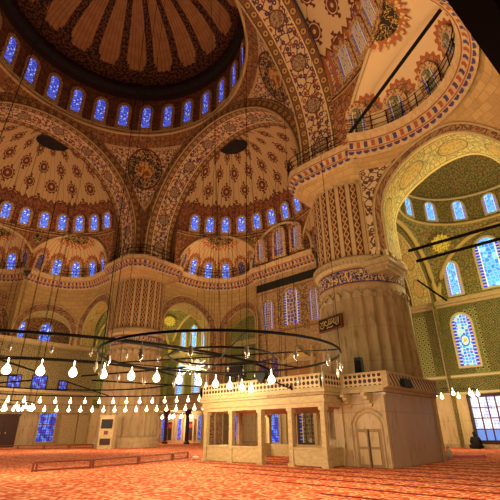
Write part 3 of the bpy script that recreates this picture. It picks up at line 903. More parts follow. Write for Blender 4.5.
mih.location.x += 1.5; mih.scale = (.92, 1, 1.14)

# ------------------------------------------------------------------ cornice ledges with iron railings
LEDGE = [(0.0, 16.75), (.12, 17.0), (.30, 17.15), (.38, 17.45), (.62, 17.6), (.70, 18.05), (.72, 18.12), (-.4, 18.14)]
def sweep(path, prof, mat, closed=False):
    """path: list of (x, y, nx, ny) with n pointing into the room"""
    m = MB(); uu = 0; us = [0]
    for a, b in zip(path[:-1], path[1:]): uu += math.hypot(b[0]-a[0], b[1]-a[1]); us.append(uu)
    L = [0]
    for a, b in zip(prof[:-1], prof[1:]): L.append(L[-1] + math.hypot(b[0]-a[0], b[1]-a[1]))
    k = len(prof); vs = []; uvs = []
    for i, (x, y, nx, ny) in enumerate(path):
        for j, (o, z) in enumerate(prof): vs.append((x + nx*o, y + ny*o, z)); uvs.append((us[i], L[j]))
    fs = [(i*k+j, (i+1)*k+j, (i+1)*k+j+1, i*k+j+1) for i in range(len(path)-1) for j in range(k-1)]
    m.add(vs, fs, uvs); trim(m, mat)
    r = MB()
    for h in (18.5, 18.9, 19.25):
        r.tube([(x + nx*.6, y + ny*.6, h) for x, y, nx, ny in path], .03, 4)
    d = 0
    for (x, y, nx, ny), (x2, y2, _, _) in zip(path[:-1], path[1:]):
        d += math.hypot(x2-x, y2-y)
        if d > 1.0: d = 0; r.tube([(x + nx*.6, y + ny*.6, 18.1), (x + nx*.6, y + ny*.6, 19.3)], .035, 4)
    trim(r, M_IRON)
def arcp(c, R, b0, b1, n=40, mode=None):
    out = []
    for i in range(n+1):
        bd = b0 + (b1 - b0)*i/n; b = math.radians(bd)
        if (mode == 'N' and bd > 180): out.append((*bpos(c, R, bd, R, mode), 1, 0)); continue
        if (mode == 'W' and bd < 90): out.append((*bpos(c, R, bd, R, mode), 0, -1)); continue
        out.append((c[0] + R*math.cos(b), c[1] + R*math.sin(b), -math.cos(b), -math.sin(b)))
    return out
sweep(arcp((NCX, NCY), NR_, 232, 60, mode='N'), LEDGE, M_LEDGE)
sweep([(8.6 + .5*i, 8.95, 0, -1) for i in range(18)], LEDGE, M_LEDGE)
sweep(arcp((-5.4, -7), 4.6, 36, 209, mode='W'), LEDGE, M_LEDGE)
sweep(arcp((-8.6, -13), 4.1, 100, 262), LEDGE, M_LEDGE)
sweep(arcp((31.4, -8), 5.25, 128, -27), LEDGE, M_LEDGE)
# the flat floors of the galleries behind the ledges are the exedra feet
# painted band between ledge and wall
# ------------------------------------------------------------------ the two great pillars
def flute(n, depth, top=None):
    def f(a, z):
        w = abs(math.sin(n*a/2)); 
        return 1 - depth*(1 - w**.6)
    return f
def pillar(x, y, face, label):
    """face: angle (deg) in which the chamfered ledge corner points"""
    t = thing('pillar', (x, y, 0), label, 'pillar')
    m = MB(); m.lathe([(3.1, 0), (3.1, .35), (3.0, .45), (3.0, .8), (2.84, .9)], (x, y, 0), 48); m.build('plinth', M_MARBLE, t, smooth=False)
    m = MB(); N = 28
    prof = [(2.84, .9)] + [(2.84 - .12*i/8, .9 + 7.5*i/8) for i in range(1, 9)]
    m.lathe(prof, (x, y, 0), N*10, lambda a, z: 1.012 - .062*abs(math.sin(N*a/2))**.75); m.build('lower_shaft', M_SHAFT, t, smooth=True)
    # scalloped flute heads
    m = MB()
    for i in range(N):
        a = 2*PI*(i + .5)/N; pts = []
        for q in range(9):
            b = PI*q/8; aa = a + (PI/N)*.92*math.cos(b); pts.append((x + 2.76*math.cos(aa), y + 2.76*math.sin(aa), 8.4 + .34*math.sin(b)))
        m.tube(pts, .05, 4)
    m.lathe([(2.55, 8.3), (2.66, 8.35), (2.66, 9.2)], (x, y, 0), 64)
    m.build('flute_heads', M_SHAFT, t, smooth=True)
    m = MB(); m.lathe([(2.66, 9.1), (2.68, 9.25), (2.68, 10.2), (2.7, 10.25)], (x, y, 0), 96); m.build('inscription_band', M_SCRIPT, t, smooth=True)
    m = MB(); m.lathe([(2.66, 10.2), (2.82, 10.3), (2.95, 10.5), (2.98, 10.72), (2.8, 10.86), (2.5, 10.95)], (x, y, 0), 96); m.build('collar', M_CREAMM, t, smooth=True)
    m = MB()
    for i in range(72):
        a = 2*PI*i/72; m.box((x + 2.93*math.cos(a), y + 2.93*math.sin(a), 10.45), (.12, .13, .2), a)
    m.build('dentils', M_SHAFT, t)
    m = MB(); vs = []; N2 = 22; n = N2*8
    def up(a, b):
        A = 2*PI*a; z = 10.9 + 5.4*b; r = 2.60*(1 - .04*abs(math.cos(N2*A/2))**.8)
        if b > .96: r = 2.64
        return (x + r*math.cos(A), y + r*math.sin(A), z, a, 5.4*b)
    m.grid(up, n, 25); m.build('upper_shaft', M_UPSHAFT, t, smooth=True)
    m = MB(); 
    for i in range(N2):
        a = 2*PI*(i + .5)/N2; pts = []
        for q in range(9):
            b = PI*q/8; aa = a + (PI/N2)*.85*math.cos(b); pts.append((x + 2.63*math.cos(aa), y + 2.63*math.sin(aa), 15.95 + .3*math.sin(b)))
        m.tube(pts, .05, 4)
    m.build('arcade_moulding', M_CREAMM, t)
    # corbelled capital: from round to chamfered square
    def sq(a, k):
        # support of chamfered square of half width 3.05
        best = min(3.15/max(abs(math.cos(a)), 1e-6), 3.15/max(abs(math.sin(a)), 1e-6), 3.75/max(abs(math.cos(a) if False else (abs(math.cos(a)) + abs(math.sin(a)))/math.sqrt(2)), 1e-6))
        return 2.62*(1 - k) + best*k
    m = MB()
    def cap(a, b):
        A = 2*PI*a; r = sq(A, min(1, b*1.15)**1.3); return (x + r*math.cos(A), y + r*math.sin(A), 16.25 + .75*b, a*16, b)
    m.grid(cap, 96, 8); m.build('capital', M_STONE, t, smooth=True)
    m = MB(); prof = [(0, 16.9), (.12, 17.0), (.28, 17.12), (.30, 17.45), (.52, 17.6), (.60, 18.05), (.60, 18.14), (-3.1, 18.16)]
    L = [0]
    for p0, p1 in zip(prof[:-1], prof[1:]): L.append(L[-1] + math.hypot(p1[0]-p0[0], p1[1]-p0[1]))
    nn = 96; vs = []; us = []
    for i in range(nn+1):
        A = 2*PI*i/nn; r = sq(A, 1)
        for j, (o, z) in enumerate(prof): vs.append((x + (r+o)*math.cos(A), y + (r+o)*math.sin(A), z)); us.append((i/nn*24, L[j]))
    k = len(prof); m.add(vs, [(i*k+j, (i+1)*k+j, (i+1)*k+j+1, i*k+j+1) for i in range(nn) for j in range(k-1)], us)
    m.build('cornice', M_LEDGE, t)
    m = MB(); pp = [(x + (sq(2*PI*i/96, 1)+.5)*math.cos(2*PI*i/96), y + (sq(2*PI*i/96, 1)+.5)*math.sin(2*PI*i/96)) for i in range(96)]
    for h in (18.5, 18.9, 19.3): m.tube([(a, b, h) for a, b in pp], .035, 4, closed=True)
    for i in range(0, 96, 5): m.tube([(*pp[i], 18.1), (*pp[i], 19.4)], .042, 4)
    m.build('railing', M_IRON, t)
    return t
pillar(0, 0, 0, 'far giant fluted marble pillar standing left of centre behind the bulbs')
pillar(26, 0, 0, 'near giant fluted marble pillar carrying the black calligraphy plaque beside the raised platform')
# stone pier masses above the pillars, behind the arch legs
for px, py, sx, sy in ((0, 0, 1, -1), (26, 0, -1, -1)):
    m = MB(); m.box((px + 0*sx, py - 0*sy, 21), (2.6, 2.6, 5.9)); m.build('wall_pier', M_SURR, kind='structure')
m = MB(); m.box((28.3, -1.2, 9.75), (1.2, 1.9, .2)); m.box((28.3, -1.2, 9.95), (1.5, 2.2, .2)); m.box((28.3, -1.2, 10.2), (1.8, 2.5, .3)); trim(m, M_SHAFT)
m = MB(); m.box((27.3, .5, 14.2), (2.0, 1.6, 5.8)); m.build('wall_pier', M_SURR, kind='structure')

# plaque on the near pillar
pl = thing('calligraphy_plaque', (25.3, -2.75, 7.05), 'black framed plaque with gilded calligraphy mounted on the near pillar', 'plaque')
pa = math.radians(-107); pn = Vector((math.cos(pa), math.sin(pa), 0)); pt = Vector((-pn.y, pn.x, 0)); pc = Vector((26, 0, 7.02)) + pn*2.86
def plq(w, h, d0, d1):
    m = MB(); vs = []
    for d in (d0, d1):
        for a, b in ((-w, -h), (w, -h), (w, h), (-w, h)): vs.append(pc + pt*a + Vector((0, 0, b)) + pn*d)
    m.add(vs, [(0, 3, 2, 1), (4, 5, 6, 7), (0, 1, 5, 4), (1, 2, 6, 5), (2, 3, 7, 6), (3, 0, 4, 7)]); return m
plq(1.0, .40, -.1, .06).build('frame', M_WOOD, pl); plq(.92, .33, .0, .075).build('board', M_BLACK, pl)
m = MB()
def stroke(pts, r=.024):
    P = []
    for i in range(len(pts)-1):
        for q in range(4):
            t = q/4; p0 = pts[max(i-1, 0)]; p1 = pts[i]; p2 = pts[i+1]; p3 = pts[min(i+2, len(pts)-1)]
            f = lambda a, b, c, d: .5*((2*b) + (-a+c)*t + (2*a-5*b+4*c-d)*t*t + (-a+3*b-3*c+d)*t**3)
            P.append((f(p0[0], p1[0], p2[0], p3[0]), f(p0[1], p1[1], p2[1], p3[1])))
    P.append(pts[-1]); m.tube([pc + pt*a + Vector((0, 0, b)) + pn*.085 for a, b in P], r, 5)
stroke([(.80, .24), (.78, .02), (.72, -.16), (.60, -.18), (.56, -.05)]); stroke([(.62, .26), (.60, .0), (.50, -.08), (.36, -.02), (.28, .10), (.20, .0), (.05, -.06), (-.1, .0)])
stroke([(.44, .25), (.42, .02)]); stroke([(.10, .26), (.08, -.02)]); stroke([(-.05, .25), (-.08, .0), (-.2, -.1), (-.36, -.04), (-.4, .1), (-.3, .18), (-.22, .08)])
stroke([(-.45, .22), (-.48, -.05), (-.6, -.2), (-.78, -.15), (-.84, .02)]); stroke([(-.55, .2), (-.66, .1), (-.8, .2)]); stroke([(.3, -.2), (.1, -.24), (-.1, -.2), (-.25, -.26)]); stroke([(.2, .18), (.3, .25)]); stroke([(-.62, -.02), (-.7, .02)])
m.build('lettering', M_GOLDP, pl)

# ------------------------------------------------------------------ raised marble platform attached to the near pillar
M_LAT = material('pierced_parapet', f_latt(4.8, .37), rough=.55)
M_LAT2 = material('diagonal_lattice_parapet', lambda: mix(fract((uv()[0] + uv()[1])*3.2) < .42, (.70, .52, .30), (.05, .025, .015)), rough=.55)
kx0, kx1, ky0, ky1 = 21.3, 28.35, -9.0, -4.2
kio = thing('raised_platform', (24.8, -6.6, 0), 'pale carved marble platform on square posts with pierced parapet beside near pillar', 'platform')
posts = [(21.47, ky0+.14), (23.2, ky0+.14), (24.97, ky0+.14), (26.62, ky0+.14), (28.2, ky0+.14), (28.2, -7.55), (21.47, -6.6), (21.47, ky1), (23.2, ky1), (24.97, ky1), (26.62, ky1), (28.2, ky1)]
for px, py in posts:
    m = MB(); m.box((px, py, 1.08), (.2, .2, 2.1)); m.box((px, py, .06), (.3, .3, .12)); m.box((px, py, 2.06), (.28, .28, .12)); m.build('post', M_CREAMM, kio)
for a, b in ((21.5, 23.2), (23.2, 24.97), (26.62, 28.2)):
    m = MB(); m.box(((a+b)/2, ky0+.14, .33), (b-a-.2, .12, .58)); m.box(((a+b)/2, ky0+.14, .64), (b-a-.2, .18, .07)); m.build('panel', M_CREAMM, kio)
for y0, y1, X in ((ky0, ky1, 21.47), (-8.8, -7.6, 28.2)):
    m = MB(); m.box((X, (y0+y1)/2, .33), (.12, y1-y0-.2, .58)); m.box((X, (y0+y1)/2, .64), (.18, y1-y0-.2, .07)); m.build('panel', M_CREAMM, kio)
for a, b in ((21.5, 23.2), (23.2, 24.97), (24.97, 26.62), (26.62, 28.2)):
    m = MB(); m.box(((a+b)/2, ky1, .33), (b-a-.2, .12, .58)); m.build('panel', M_CREAMM, kio)
m = MB(); 
for o, z, h in ((0, 2.2, .16), (.08, 2.34, .12), (.02, 2.47, .14), (.14, 2.6, .1), (.18, 2.72, .12)):
    m.box(((kx0+kx1)/2, (ky0+ky1)/2, z), (kx1-kx0+2*o, ky1-ky0+2*o, h))
m.build('entablature', M_CREAMM, kio)
m = MB()
for i in range(34): m.box((25.6 + i*.085, ky0 - .15, 2.6), (.045, .06, .09))
m.build('dentil_strip', M_CREAMM, kio)
def parapet(p0, p1, z0, z1, mat, name, par, t=.1):
    dx, dy = p1[0]-p0[0], p1[1]-p0[1]; L = math.hypot(dx, dy); rz = math.atan2(dy, dx); cx, cy = (p0[0]+p1[0])/2, (p0[1]+p1[1])/2
    m = MB(); co, si = math.cos(rz), math.sin(rz)
    for o in (-t/2, t/2):
        vs = [(p0[0] - si*o, p0[1] + co*o, z0), (p1[0] - si*o, p1[1] + co*o, z0), (p1[0] - si*o, p1[1] + co*o, z1), (p0[0] - si*o, p0[1] + co*o, z1)]
        m.add(vs, [(0, 1, 2, 3)], [(0, 0), (L, 0), (L, z1-z0), (0, z1-z0)])
    o = m.build(name, mat, par)
    m = MB(); m.box((cx, cy, z1 + .03), (L + t, t + .08, .08), rz); m.box((cx, cy, z0 + .0), (L + t, t + .06, .06), rz)
    for q in (p0, p1): m.box((q[0], q[1], (z0+z1)/2), (.14, .14, z1-z0), rz)
    m.build('parapet_rail', M_CREAMM, o)
parapet((kx0, ky0-.08), (kx1, ky0-.08), 2.8, 3.28, M_LAT, 'parapet', kio)
parapet((kx1+.05, ky0-.08), (kx1+.05, -7.4), 2.8, 3.28, M_LAT, 'parapet', kio)
parapet((kx0, ky0-.08), (kx0, ky1), 2.8, 3.28, M_LAT, 'parapet', kio)

# marble block with the little door
blk = thing('marble_block', (29.1, -4.8, 0), 'brown marble block with small arched double door against the near pillar', 'stair block')
bx0, bx1, by0, by1 = 27.95, 30.25, -7.6, -2.6
m = MB(); m.box(((bx0+bx1)/2, (by0+by1)/2, 1.3), (bx1-bx0, by1-by0, 2.6)); m.build('body', M_GREYM, blk)
m = MB(); m.box((29.1, by0 - .05, 1.25), (2.3, .1, 2.5)); m.build('front_slab', M_MARBLE, blk)
m = MB()
for a, b in ((28.3, 0), (30.15, 0)): m.box((a, by0-.12, 1.25), (.16, .1, 2.5))
m.box((29.05, by0-.12, 2.25), (2.0, .1, .08)); m.build('pilasters', M_MARBLE, blk)
dl = MB(); dl.box((29.42, by0-.11, .66), (1.06, .06, 1.3)); dr_ = dl.build('door', material('worn_brown_door', lambda: mix(noise(vec(uv()[0]*5, uv()[1]), 3.), (.36, .23, .11), (.22, .13, .06))), blk)
for q in (-1, 1):
    for z, h in ((.36, .5), (.95, .5)):
        m = MB(); m.box((29.42 + q*.24, by0-.15, z), (.34, .04, h)); m.build('door_panel', M_MARBLE, dr_)
m = MB(); m.box((29.42, by0-.15, .66), (.03, .05, 1.3)); m.build('door_gap', M_DARKWOOD, dr_)
m = MB(); cz = 1.35
for rr, th in ((.72, .05), (.56, .035)):
    m.tube([(29.42 - rr, by0-.12, 0.02)] + [(29.42 - rr*math.cos(PI*i/20), by0-.12, cz + rr*.95*math.sin(PI*i/20)) for i in range(21)] + [(29.42 + rr, by0-.12, 0.02)], th, 6)
m.build('arch_moulding', M_MARBLE, blk)
for xx in (28.75, 29.65):
    m = MB()
    for i in range(4): m.box((xx, by0-.1 - i*.09, 2.16 + i*.12), (.16, .2 + i*.16, .12))
    m.build('corbel', M_CREAMM, blk)
m = MB(); m.box(((bx0+bx1)/2 - .05, (by0+by1)/2 - .1, 2.68), (bx1-bx0+.3, by1-by0+.5, .14)); m.box(((bx0+bx1)/2, (by0+by1)/2, 2.78), (bx1-bx0+.4, by1-by0+.6, .08)); m.build('cap_slab', M_CREAMM, blk)
m = MB(); m.box((bx1 + .03, by1 - .04, 1.3), (.1, .1, 2.6)); m.build('corner_moulding', M_CREAMM, blk)
parapet((kx1+.15, -7.75), (bx1+.15, -7.75), 2.83, 3.3, M_LAT, 'parapet', blk)
parapet((bx1+.15, -7.75), (bx1+.15, by1), 2.83, 3.3, M_LAT2, 'parapet', blk)
m = MB(); m.box((bx1+.15, -7.75, 3.06), (.24, .24, .56)); m.build('corner_post', M_CREAMM, blk)

# ------------------------------------------------------------------ things standing on or near the platform
def speaker(name, c, d, rz, label, tilt=0, leg=None):
    t = thing(name, c, label, 'loudspeaker'); m = MB(); m.box(c, d, rz, .86); m.build('cabinet', M_BLACK, t)
    co, si = math.cos(rz), math.sin(rz)
    m = MB(); m.box((c[0] + si*d[1]*.48, c[1] - co*d[1]*.48, c[2]), (d[0]*.8, .03, d[2]*.8), rz); m.build('grille', M_IRON, t)
    if leg:
        m = MB(); m.tube([(c[0], c[1], c[2] - d[2]/2 + .02), leg], .03, 6); m.build('bracket', M_IRON, t)
    return t
speaker('loudspeaker', (23.55, -9.0, 3.84), (.85, .5, .52), .25, 'wide black loudspeaker above the left part of the platform parapet', leg=(23.55, -9.05, 3.3))
hs = thing('loudspeaker', (25.4, -9.15, 3.4), 'small pointed black loudspeaker on a slanting arm above the platform parapet', 'loudspeaker')
m = MB(); prof2 = [(-.26, .22), (0, .27), (.26, .22), (.28, .02), (.1, -.24), (0, -.3), (-.1, -.24), (-.28, .02)]
vs = [(25.4 + a, -9.35, 3.45 + b) for a, b in prof2] + [(25.4 + a*.8, -9.05, 3.45 + b*.8) for a, b in prof2]
m.add(vs, [tuple(range(8)), tuple(range(15, 7, -1))] + [(i, (i+1) % 8, 8 + (i+1) % 8, 8 + i) for i in range(8)]); m.build('cabinet', M_BLACK, hs)
m = MB(); m.tube([(25.5, -9.2, 3.4), (26.95, -9.25, 2.85)], .03, 6); m.tube([(26.95, -9.25, 2.95), (26.95, -9.1, 2.75)], .045, 6); m.build('arm', M_IRON, hs)
speaker('loudspeaker', (28.75, -6.6, 3.5), (.34, .34, 1.36), .1, 'tall narrow black loudspeaker standing on the block behind the parapet')
fl = thing('floodlight', (30.35, -6.2, 3.05), 'black box floodlight hung on the outer face of the diagonal lattice parapet', 'floodlight')
m = MB(); m.box((30.48, -6.2, 3.0), (.35, .85, .32), 0, .8); m.build('housing', M_BLACK, fl); m = MB(); m.tube([(30.28, -6.2, 3.1), (30.4, -6.2, 3.05)], .04, 6); m.build('bracket', M_IRON, fl)
# starburst cluster of rods with lamps
sb = thing('starburst_lamp', (22.6, -10.8, 3.98), 'pale starburst of thin rods with small lamps left of the black loudspeaker', 'lamp')
m = MB(); c0 = Vector((22.6, -10.8, 3.98))
for i in range(12):
    q = 2*PI*i/12 + .2; L = .75 if i % 2 else .55
    m.tube([c0, c0 + Vector((math.cos(q)*L*.75, math.cos(q)*L*.6, math.sin(q)*L*.62))], .05, 6, r2=.028)
m.build('rods', M_WHITE, sb)
m = MB(); m.lathe([(.01, -.16), (.16, 0), (.01, .16)], c0, 12); m.build('hub', M_WHITE, sb)
m = MB(); m.tube([c0, (22.6, -10.8, 31.)], .008, 4); m.build('cable', M_IRON, sb)

# ------------------------------------------------------------------ ring chandeliers
def lamp_lathe(prof, n=10, k=1.0):
    m = MB(); m.lathe([(r*k, z) for r, z in prof], (0, 0, 0), n); return m
bulb_p = lamp_lathe([(.010, .36), (.013, .19), (.035, .16), (.075, .09), (.098, .02), (.10, -.03), (.075, -.09), (.03, -.12), (.0, -.125)], 10, 1.2)
glass_p = lamp_lathe([(.008, .34), (.010, .10), (.05, .09), (.035, .05), (.058, .0), (.05, -.06), (.02, -.11), (.022, -.14), (.0, -.15)])
def proto(mb, name, mat, parent, loc):
    o = mb.build(name, mat, None, smooth=True); o.parent = parent; o.location = Vector(loc) - Vector(parent['_w']); return o
def scatter(p, parent, locs):
    for l in locs:
        o = p.copy(); col.objects.link(o); o.parent = parent; o.location = Vector(l) - Vector(parent['_w'])
def circ(c, R, z, n, ph=0): return [(c[0] + R*math.cos(2*PI*i/n + ph), c[1] + R*math.sin(2*PI*i/n + ph), z) for i in range(n)]
big = thing('ring_chandelier', (13, -13, 4.0), 'huge circular chandelier with rows of glowing bulbs hanging under the main dome', 'chandelier')
CB = (13, -13)
m = MB(); m.tube(circ(CB, 12.5, 4.08, 96), .055, 6, closed=True); m.build('outer_ring', M_IRON, big, smooth=True)
m = MB(); m.tube(circ(CB, 12.3, 3.36, 96), .018, 5, closed=True); m.build('lamp_ring', M_IRON, big, smooth=True)
m = MB(); m.tube(circ(CB, 7.0, 4.1, 64), .05, 6, closed=True); m.build('inner_ring', M_IRON, big, smooth=True)
for i in range(6):
    q = PI*i/3 + .3; m = MB(); m.tube([(13 + 2*math.cos(q), -13 + 2*math.sin(q), 4.12), (13 + 12.5*math.cos(q), -13 + 12.5*math.sin(q), 4.12)], .045, 5); m.build('spoke', M_IRON, big)
for i in range(16):
    q = PI*i/8 + .1; m = MB(); x, y = 13 + 12.5*math.cos(q), -13 + 12.5*math.sin(q); xt, yt = 13 + 10.6*math.cos(q), -13 + 10.6*math.sin(q)
    m.tube([(x, y, 3.3), (x, y, 4.1), (xt, yt, 31.6)], .016, 4); m.build('cable', M_IRON, big)
L1 = circ(CB, 12.3, 2.96, 84, .02)
p = proto(bulb_p, 'light_bulb', M_BULB, big, L1[0]); scatter(p, big, L1[1:])
# second row: clear lamps on the near half, lit on the far half
L2 = circ(CB, 12.45, 3.62, 68, .05)
near = [q for q in L2 if (q[0]-13)*.62 - (q[1]+13)*.66 > -3.5]; far = [q for q in L2 if q not in near]
p2 = proto(glass_p, 'glass_lamp', M_GLASS, big, near[0]); scatter(p2, big, near[1:])
far += circ(CB, 7.0, 3.55, 0, 0)
p3 = proto(bulb_p, 'upper_bulb', M_BULB, big, far[0]); scatter(p3, big, far[1:])
sm = thing('ring_chandelier', (28.9, -15, 3.2), 'small dark iron ring chandelier with unlit glass lamps hanging in front of the platform', 'chandelier')
CS = (28.9, -15)
m = MB(); m.tube(circ(CS, 3.35, 3.2, 72), .035, 6, closed=True); m.build('outer_ring', M_IRON, sm, smooth=True)
m = MB(); m.tube(circ(CS, 1.5, 3.2, 40), .03, 6, closed=True); m.build('inner_ring', M_IRON, sm, smooth=True)
for i in range(6):
    q = PI*i/3 + .45; m = MB(); m.tube([(CS[0], CS[1], 3.22), (CS[0] + 3.35*math.cos(q), CS[1] + 3.35*math.sin(q), 3.22)], .022, 5); m.build('spoke', M_IRON, sm)
for i in range(6):
    q = PI*i/3 + .45; x, y = CS[0] + 3.35*math.cos(q), CS[1] + 3.35*math.sin(q); m = MB(); m.tube([(x, y, 3.2), (x, y, 24)], .009, 4); m.build('cable', M_IRON, sm)
L3 = circ(CS, 3.35, 2.78, 18, .1)
p = proto(glass_p, 'glass_lamp', M_GLASS, sm, L3[0]); scatter(p, sm, L3[1:])
p = proto(bulb_p, 'light_bulb', M_BULB, sm, (28.25, -12.0, 2.86))
# cluster chandelier in the right-hand aisle and in the far gallery
def cluster(c, n, R, label, grp=None, top=14):
    t = thing('small_chandelier', c, label, 'chandelier', grp)
    m = MB(); m.tube(circ(c, R, c[2], 24), .02, 5, closed=True); m.tube([(c[0]-R, c[1], c[2]), (c[0]+R, c[1], c[2])], .015, 4); m.build('ring', M_IRON, t)
    m = MB(); m.tube([(c[0], c[1], c[2]), (c[0], c[1], top)], .01, 4); m.build('cable', M_IRON, t)
    L = circ(c, R, c[2] - .35, n, .2); p = proto(bulb_p, 'light_bulb', M_BULB, t, L[0]); scatter(p, t, L[1:])
cluster((27.3, 9.5, 3.9), 9, 1.7, 'small lit chandelier hanging by the green tiled wall beyond the near pillar')
cluster((-9.6, 10.9, 3.35), 8, 1.35, 'left of two lit chandeliers hanging in front of the far gallery doors', top=3.72)
cluster((-5.6, 10.9, 3.35), 8, 1.35, 'right of two lit chandeliers hanging in front of the far gallery doors', top=3.72)

def aisle_chandelier(c, R_, n, label, top, nc):
    t = thing('ring_chandelier', c, label, 'chandelier')
    m = MB(); m.tube(circ(c, R_, c[2], 48), .04, 5, closed=True); m.build('ring', M_IRON, t)
    for i in range(nc):
        q = 2*PI*i/nc + .2; x, y = c[0] + R_*math.cos(q), c[1] + R_*math.sin(q)
        m = MB(); m.tube([(x, y, c[2]), (x, y, top)], .02, 4); m.build('cable', M_IRON, t)
    L = circ(c, R_, c[2] - .42, n, .1); p = proto(bulb_p, 'light_bulb', M_BULB, t, L[0]); scatter(p, t, L[1:])
aisle_chandelier((12.6, 3.6, 3.9), 3.4, 18, 'lit ring chandelier hanging behind the platform under the far half dome', 26, 12)
aisle_chandelier((-4.2, -11.5, 3.7), 3.8, 24, 'lit ring chandelier hanging farthest back at left before the west wall', 26, 12)
# tie rods in the right-hand bay and in the near exedra
for i, (a, b, r, lab) in enumerate((((29.3, .4, 11.45), (39, .8, 11.6), .10, 'upper black iron tie bar crossing the green bay'), ((29.5, .9, 10.85), (39, 1.3, 11.0), .10, 'lower black iron tie bar crossing the green bay'), ((28.9, 2.2, 10.1), (29.9, 4.0, 8.9), .06, 'short slanting black bar below the tie bars beside the near pillar'))):
    m = MB(); m.tube([a, b], r, 8); tag(m.build('tie_bar', M_IRON), lab, 'tie bar')
m = MB(); m.tube([(28.6, -4.2, 18.2), (35.6, -7.2, 19.9)], .10, 8); tag(m.build('tie_bar', M_IRON), 'black iron tie bar crossing the nearest half dome at upper right', 'tie bar')
# near arch edge, top right corner, its shade put into a near-black colour
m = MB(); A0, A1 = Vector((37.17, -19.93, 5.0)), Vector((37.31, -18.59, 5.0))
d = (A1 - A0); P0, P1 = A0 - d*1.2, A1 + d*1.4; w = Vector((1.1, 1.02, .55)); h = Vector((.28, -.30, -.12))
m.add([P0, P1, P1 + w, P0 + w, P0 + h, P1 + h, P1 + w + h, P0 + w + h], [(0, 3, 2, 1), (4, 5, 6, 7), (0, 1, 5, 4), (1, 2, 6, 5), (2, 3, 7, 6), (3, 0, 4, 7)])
m.build('wall_near_arch_edge', M_NEARSHADE, kind='structure')

# ------------------------------------------------------------------ floor things
def rail(path, label, name='low_barrier', h=.30):
    t = thing(name, (*path[0], 0), label, 'barrier')
    m = MB(); m.tube([(x, y, h) for x, y in path], .035, 6); m.build('top_rail', M_WOOD, t)
    m = MB(); m.tube([(x, y, .045) for x, y in path], .03, 6); m.build('bottom_rail', M_WOOD, t)
    for (x, y), (x2, y2) in zip(path[:-1], path[1:]):
        L = math.hypot(x2-x, y2-y); n = max(1, int(round(L/2.4)))
        for i in range(n):
            f = i/n
            for q in (0, .12/L):
                m = MB(); m.box((x + (x2-x)*(f+q), y + (y2-y)*(f+q), h/2), (.06, .06, h)); m.build('upright', M_WOOD, t)
    x, y = path[-1]; m = MB(); m.box((x, y, h/2), (.07, .07, h)); m.build('upright', M_WOOD, t)
rail([(20.95, -16.5), (21.05, -14.4), (20.6, -12.0), (19.7, -9.5), (19.2, -8.1)], 'low red-brown wooden rail crossing the carpet left of the platform')
rail([(-3.5, -14.5), (-3.2, -8.5), (.2, -3.4)], 'low dark wooden rail far back in front of the west wall')
# lectern-like cabinet at the far pillar
cab = thing('marble_stand', (2.45, -3.4, 0), 'pale carved stand with a black screen against the far pillar', 'stand')
rz = math.radians(-52+90); 
m = MB(); m.box((2.45, -3.4, 1.25), (1.25, .7, 2.5), rz); m.build('body', M_CREAMM, cab)
def onf(du, dz, w, h, nm, mt, th=.08, out=.36):
    co, si = math.cos(rz), math.sin(rz); m = MB(); m.box((2.45 + co*du + si*out, -3.4 + si*du - co*out, dz), (w, th, h), rz); return m.build(nm, mt, cab)
onf(0, 1.95, 1.0, .75, 'screen', M_BLACK); onf(0, .55, .9, .5, 'lower_panel', M_DARKWOOD); onf(0, 1.25, .35, .3, 'rosette', M_WOOD)
m = MB(); m.box((2.45, -3.4, 2.58), (1.4, .85, .12), rz); m.build('cap', M_CREAMM, cab)
# dark cabinet on the left edge
ck = thing('wooden_cabinet', (-9.75, -7.9, 0), 'tall dark wooden cabinet at the left edge against the west wall', 'cabinet')
m = MB(); m.box((-9.75, -7.95, 1.45), (.7, 2.6, 2.9)); m.box((-9.72, -7.95, 2.95), (.85, 2.8, .14)); m.build('body', M_DARKWOOD, ck)
for y in (-8.6, -7.3):
    d_ = MB(); d_.box((-9.38, y, 1.3), (.06, 1.15, 2.3)); dd = d_.build('door', M_DARKWOOD, ck); m = MB(); m.box((-9.33, y + (.4 if y < -8 else -.4), 1.3), (.05, .06, .12)); m.build('handle', M_GOLDP, dd)
# gallery on dark columns in the far left bay
gal = thing('gallery_balcony', (-6.5, 9.2, 0), 'shadowed gallery on dark columns between the far pillar and the platform', 'gallery')
m = MB(); m.box((-5.2, 11.2, 4.5), (15.4, 3.9, 1.5)); m.build('deck', M_LOWER, gal)
m = MB(); m.box((-5.2, 9.25, 5.35), (15.4, .2, .25)); m.box((-5.2, 9.2, 3.8), (15.4, .2, .2)); m.build('edge_moulding', M_CREAMM, gal)
for x in (-10.6, -6.6, -2.5, 1.8):
    m = MB(); m.lathe([(.34, 0), (.34, .2), (.22, .3), (.2, 3.0), (.3, 3.2), (.42, 3.5), (.42, 3.75)], (x, 9.4, 0), 16); m.build('column', M_DARKWOOD, gal)
# small white thing on the floor
m = MB(); m.lathe([(.02, 0), (.17, .0), (.19, .05), (.12, .1), (.02, .12)], (19.35, -7.7, 0), 14); tag(m.build('white_cap', M_WHITE, smooth=True), 'small white cap lying on the carpet left of the platform', 'cap')
bt = thing('water_bottle', (29.9, -.9, 0), 'white plastic bottle standing on the carpet behind the brown marble block', 'bottle')
m = MB(); m.lathe([(.0, 0), (.12, 0), (.12, .38), (.05, .46), (.05, .5)], (29.9, -.9, 0), 14); m.build('body', M_WHITE, bt, smooth=True); m = MB(); m.lathe([(.055, .5), (.055, .56), (0, .56)], (29.9, -.9, 0), 12); m.build('cap', M_PINK, bt)
m = MB(); m.box((30.2, .9, .06), (1.5, .75, .11), .9, .9); tag(m.build('folded_mat', M_PINK), 'pink folded mat lying on the carpet behind the marble block', 'mat')

